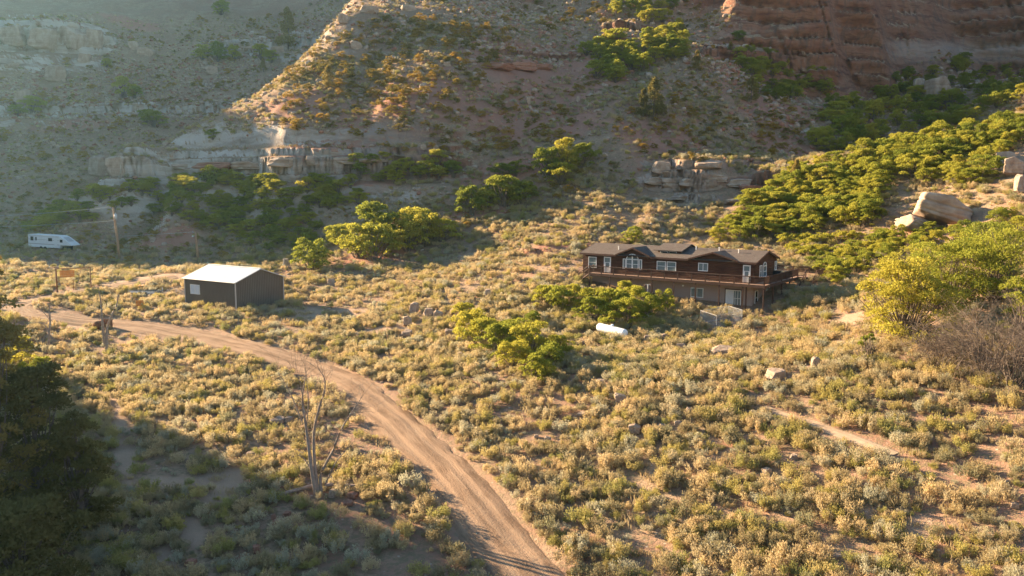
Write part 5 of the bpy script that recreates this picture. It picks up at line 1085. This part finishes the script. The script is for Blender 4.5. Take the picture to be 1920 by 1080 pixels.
# --- branching wood
def grow(p, d, ln, r, depth, out, spread=.5, wig=.18, up=.1, kids=(2, 4), short=.62, g=None):
    n = 6; pts = [np.array(p, float)]; dd = np.array(d, float)
    for i in range(n-1):
        dd = dd+g.normal(size=3)*wig+np.array([0, 0, up*.3]); dd /= np.linalg.norm(dd); pts.append(pts[-1]+dd*ln/(n-1))
    pts = np.array(pts); out.append((pts, np.linspace(r, r*.45, n)))
    if depth > 0:
        for k in range(g.integers(*kids)+1):
            t = g.uniform(.3, 1.); i = min(int(t*(n-1)), n-2); q = pts[i]+(pts[i+1]-pts[i])*(t*(n-1)-i); nd = dd+g.normal(size=3)*spread; nd[2] += up; nd /= np.linalg.norm(nd)
            grow(q, nd, ln*short*g.uniform(.7, 1.2), r*.5, depth-1, out, spread, wig, up, kids, short, g)
def px_limbs(root, limbs, g, twig=2, tr=.35, tl=1.2):
    """limbs as photo pixels with a depth offset each: ((px, py, dy)..., r0, r1)"""
    out = []; tw = []
    Y0 = root[1]
    for pts, r0, r1 in limbs:
        w_ = smooth_line(np.array([P(a, b, Y0+c) for a, b, c in pts]), 4); n = len(w_); out.append((w_, np.linspace(r0, r1, n)))
        for i in range(n//3, n):
            if g.uniform() < tr:
                d = unit((w_[min(i+1, n-1)]-w_[i-1])[None])[0]+g.normal(size=3)*.8; grow(w_[i], d/np.linalg.norm(d), tl*g.uniform(.5, 1.2), max(.012, r1*.7), twig, tw, .7, .25, .1, (1, 3), .6, g)
    return out, tw
def dead_tree(px, py, limbs, label, seed, name='dead_tree', m=M_DEAD, **k):
    root = hit(px, py); g = np.random.default_rng(seed); lim, tw = px_limbs(root, limbs, g, **k); e = empty(name, root, 0, label, 'dead tree'); off = np.array(root)
    v, f = tubes_np([(a-off, b) for a, b in lim], 8); mesh_np('trunk', v, f, m, e, smooth=True)
    if tw: v, f = tubes_np([(a-off, b) for a, b in tw], 4); mesh_np('branch', v, f, M_TWIG, e)
dead_tree(594, 930, [([(594,934,0),(585,885,0),(578,830,.2),(571,780,.4),(567,745,.6),(573,705,.8)], 0.177, 0.028), ([(598,934,.1),(590,870,.2),(589,810,.4),(600,760,.1),(608,735,-.2),(609,712,-.3),(600,695,-.4)], 0.150, 0.021), ([(604,930,.2),(602,890,.1),(624,845,-.3),(640,805,-.5),(655,780,-.7),(680,742,-.9)], 0.136, 0.021), ([(610,908,.1),(628,870,-.6),(645,848,-.9),(662,830,-1.2)], 0.061, 0.014), ([(583,880,0),(572,862,.3),(568,858,.4)], 0.054, 0.021), ([(566,790,.5),(552,755,.9),(535,720,1.2),(521,698,1.4)], 0.054, 0.014), ([(570,760,.5),(563,720,0),(556,692,-.3)], 0.041, 0.010), ([(575,800,.3),(578,750,-.3),(574,705,-.5),(575,697,-.6)], 0.048, 0.010), ([(640,805,-.5),(660,775,0),(672,768,.4)], 0.034, 0.010), ([(568,850,.3),(552,842,.9),(545,860,1.2)], 0.027, 0.008), ([(590,800,.4),(596,765,.9),(592,730,1.3)], 0.034, 0.008)],
    'tall bare many stemmed dead tree beside the dirt road', 1, tr=.95, tl=2.5, twig=3)
dead_tree(201, 665, [([(201,667,0),(200,640,0),(201,615,.2),(210,590,.4),(219,570,.6),(222,552,.8)], .22, .05), ([(197,645,0),(193,615,-.2),(191,590,-.3),(189,565,-.4),(185,545,-.6)], .20, .04), ([(191,597,-.2),(184,588,-.3),(174,586,-.4),(168,588,-.6)], .06, .03), ([(201,612,.1),(208,598,.0)], .05, .02)], 'forked bare snag with two pale trunks at the left of the road', 2, 'dead_snag', tr=.16, tl=.9)
dead_tree(91, 655, [([(91,658,0),(92,630,0),(94,605,.1),(93,585,.2),(92,572,.2)], .15, .05), ([(92,625,0),(84,610,.2),(72,604,.4),(60,606,.5)], .07, .02), ([(94,600,.1),(84,588,.3),(76,580,.3)], .05, .02)], 'thin crooked bare snag near the left trees', 3, 'dead_snag', tr=.4, tl=.8)
def log(a, b, r0, label, seed):
    A = hit(*a); B = hit(*b); g = np.random.default_rng(seed); t = np.linspace(0, 1, 9)[:, None]; p = A+(B-A)*t; p[:, 2] = zfun(p[:, 0], p[:, 1])+r0+.12; p += g.normal(size=p.shape)*.05; out = [(p, np.linspace(r0, r0*.4, 9))]
    for k in range(5): grow(p[3+k], unit(g.normal(size=(1, 3))+np.array([[0, 0, .4]]))[0], .9, .03, 1, out, .6, .25, .1, (1, 2), .6, g)
    v, f = tubes_np(out, 7); tag(mesh_np('fallen_log', v, f, M_DEAD, smooth=True), label, 'log')
log((590,918), (460,950), .16, 'long grey fallen log left of the dead tree', 1); log((610,918), (706,918), .18, 'thick grey fallen log right of the dead tree', 2); log((470,935), (455,952), .07, 'short broken stick at the end of the left log', 3)
# big bush and bare brush on the right
def big_bush(px, py, wpx, hpx, label, seed, bare=False, m=M_OAK, leaf=.2, nl=60, per=200, group=None, dens=1., name='oak_shrub', y0=35):
    global rng
    root = hit(px, py, y0=y0); R_ = wpx/F*root[1]/2; H_ = hpx/F*root[1]; e = empty(name, root, 0, label, 'shrub', group); g = np.random.default_rng(seed)
    if not bare:
        V, Fq, cs = lobe_crown(R_, H_, nl, int(per*dens), leaf, seed, .08, .24); mesh_np('foliage', V, Fq, m, e); sv, sf = stems_to(cs, .07, frac=1.); mesh_np('stem', sv, sf, M_BARK, e)
    out = []
    for k in range(26 if bare else 8):
        a = g.uniform(0, 6.28); d = np.array([math.cos(a)*.6, math.sin(a)*.6, 1.]); d /= np.linalg.norm(d)
        grow(np.array([g.normal()*.3, g.normal()*.3, -.2]), d, H_*g.uniform(.5, .75), .05, 4 if bare else 2, out, .55, .16, -.06 if bare else .1, (2, 4), .62, g)
    v, f = tubes_np(out, 3); mesh_np('branch', v, f, M_TWIG, e); return e
big_bush(1700, 640, 180, 170, 'big yellow green bush left of the bare grey thicket at the right', 21, nl=90, per=230)
big_bush(1770, 590, 190, 150, 'big yellow green bush behind the bare thicket at the right', 22, nl=80, per=200)
big_bush(1870, 560, 200, 140, 'thin leaved bush behind the bare thicket by the right edge', 23, nl=80, per=160)
big_bush(1850, 700, 190, 150, 'bare grey drooping thicket of twigs at the right edge', 24, bare=True, name='bare_thicket')
big_bush(1905, 720, 150, 170, 'second bare grey thicket cut off by the right edge', 25, bare=True, name='bare_thicket')
big_bush(1775, 690, 90, 100, 'lower bare twiggy bush at the left foot of the grey thicket', 26, bare=True, name='bare_thicket')
big_bush(1845, 488, 140, 76, 'round full green bush below the great boulders', 27, nl=44, per=150, y0=60)
big_bush(1720, 520, 120, 70, 'yellow green bush left of the round one on the right slope', 28, nl=34, per=130, y0=60)
big_bush(1915, 630, 90, 120, 'leafy bush cut off by the right edge above the bare thicket', 29, nl=30, per=130)
big_bush(1625, 680, 30, 62, 'small thin bush standing alone below the bare slope at right', 30, nl=8, per=90)
# dark trees at the left edge, and those beyond the frame that shade the foreground
def big_tree(pos, R_, H_, label, seed, nl=90, per=170, leaf=.24, m=M_JUN, frame=True, cat='tree', name='juniper_tree', trunk=.28, base=.06):
    global rng
    e = empty(name, pos, 0, label, cat); V, Fq, cs = lobe_crown(R_, H_, nl, per, leaf, seed, base, .25); mesh_np('crown', V, Fq, m, e); g = np.random.default_rng(seed)
    rng = g; sv, sf = stems_to([c for c in cs if c[2] > H_*.2], trunk*.3, (0, 0, H_*.15), .6); t = tubes_np([(np.array([[0, 0, -.5], [.1, 0, H_*.3], [-.1, .1, H_*.6], [.05, 0, H_*.9]]), np.array([trunk, trunk*.8, trunk*.5, .04]))], 8); v, f = join([t, (sv, sf)]); mesh_np('trunk', v, f, M_BARK, e, smooth=True)
def gp_(px, py, Y): q = P(px, py, Y); q[2] = zat(q[0], q[1]); return q
big_tree(gp_(-25, 950, 50), 3.3, 21.5, 'tallest dark juniper cut off by the left edge', 31, 130, 190)
big_tree(gp_(75, 950, 52), 3.3, 13.0, 'dark juniper second from the left edge', 32, 110, 190)
big_tree(gp_(150, 950, 53), 2.2, 8.6, 'rightmost dark juniper of the group at the left edge', 33, 80, 180)
big_tree(gp_(40, 1020, 44), 3.2, 7.0, 'lower dark juniper in front at the left edge', 34, 100, 180)
big_tree(gp_(-150, 900, 52), 3.6, 11.5, 'dark juniper standing beyond the left edge', 35, 90, 150)
big_tree(gp_(66, 738, 84), 2.0, 4.4, 'bright yellow green bush behind the dark junipers at left', 36, 40, 120, .2, M_OAK, name='oak_tree', trunk=.1)
big_tree(gp_(40, 690, 90), 2.2, 5.0, 'small bright yellow green bush right of the one behind the junipers', 37, 34, 120, .2, M_OAK, name='oak_tree', trunk=.1)
def uw(u, w_): x = math.sin(SUN_AZ)*w_-math.cos(SUN_AZ)*u; y = math.cos(SUN_AZ)*w_+math.sin(SUN_AZ)*u; return np.array([x, y, zat(x, y)])
for k, (u, w_, h_, r_, lab) in enumerate([(92, 41.0, 14, 1.6, 'slender cottonwood beyond the left edge, nearest the road bend'), (88, 37.6, 15, 1.8, 'slender cottonwood beyond the left edge behind the junipers'), (97, 34.0, 16, 2.2, 'broad cottonwood beyond the left edge'), (84, 30.0, 14, 2.4, 'cottonwood beyond the left edge near the shaded flat'), (100, 25.0, 17, 3.0, 'tall cottonwood beyond the left edge'), (78, 20.0, 13, 2.6, 'low cottonwood beyond the left edge')]):
    big_tree(uw(u, w_), r_, h_, lab, 50+k, 60, 110, .3, M_OAK, name='cottonwood_tree')
# ---------------------------------------------------------------- air
def haze():
    g = MB(); g.box(-520, -60, -70, 420, 900, 330)
    m = bpy.data.materials.new('canyon_haze'); m.use_nodes = True; n = m.node_tree; n.nodes.clear(); out = n.nodes.new('ShaderNodeOutputMaterial'); v = n.nodes.new('ShaderNodeVolumePrincipled')
    v.inputs['Color'].default_value = (.42, .80, 1.0, 1); v.inputs['Density'].default_value = HAZE; v.inputs['Anisotropy'].default_value = .74
    n.links.new(v.outputs[0], out.inputs['Volume']); o = g.build('haze', m); tag(o, 'thin blue green morning haze filling the canyon', 'haze', kind='stuff'); o.display_type = 'WIRE'
HAZE = .00010
haze()
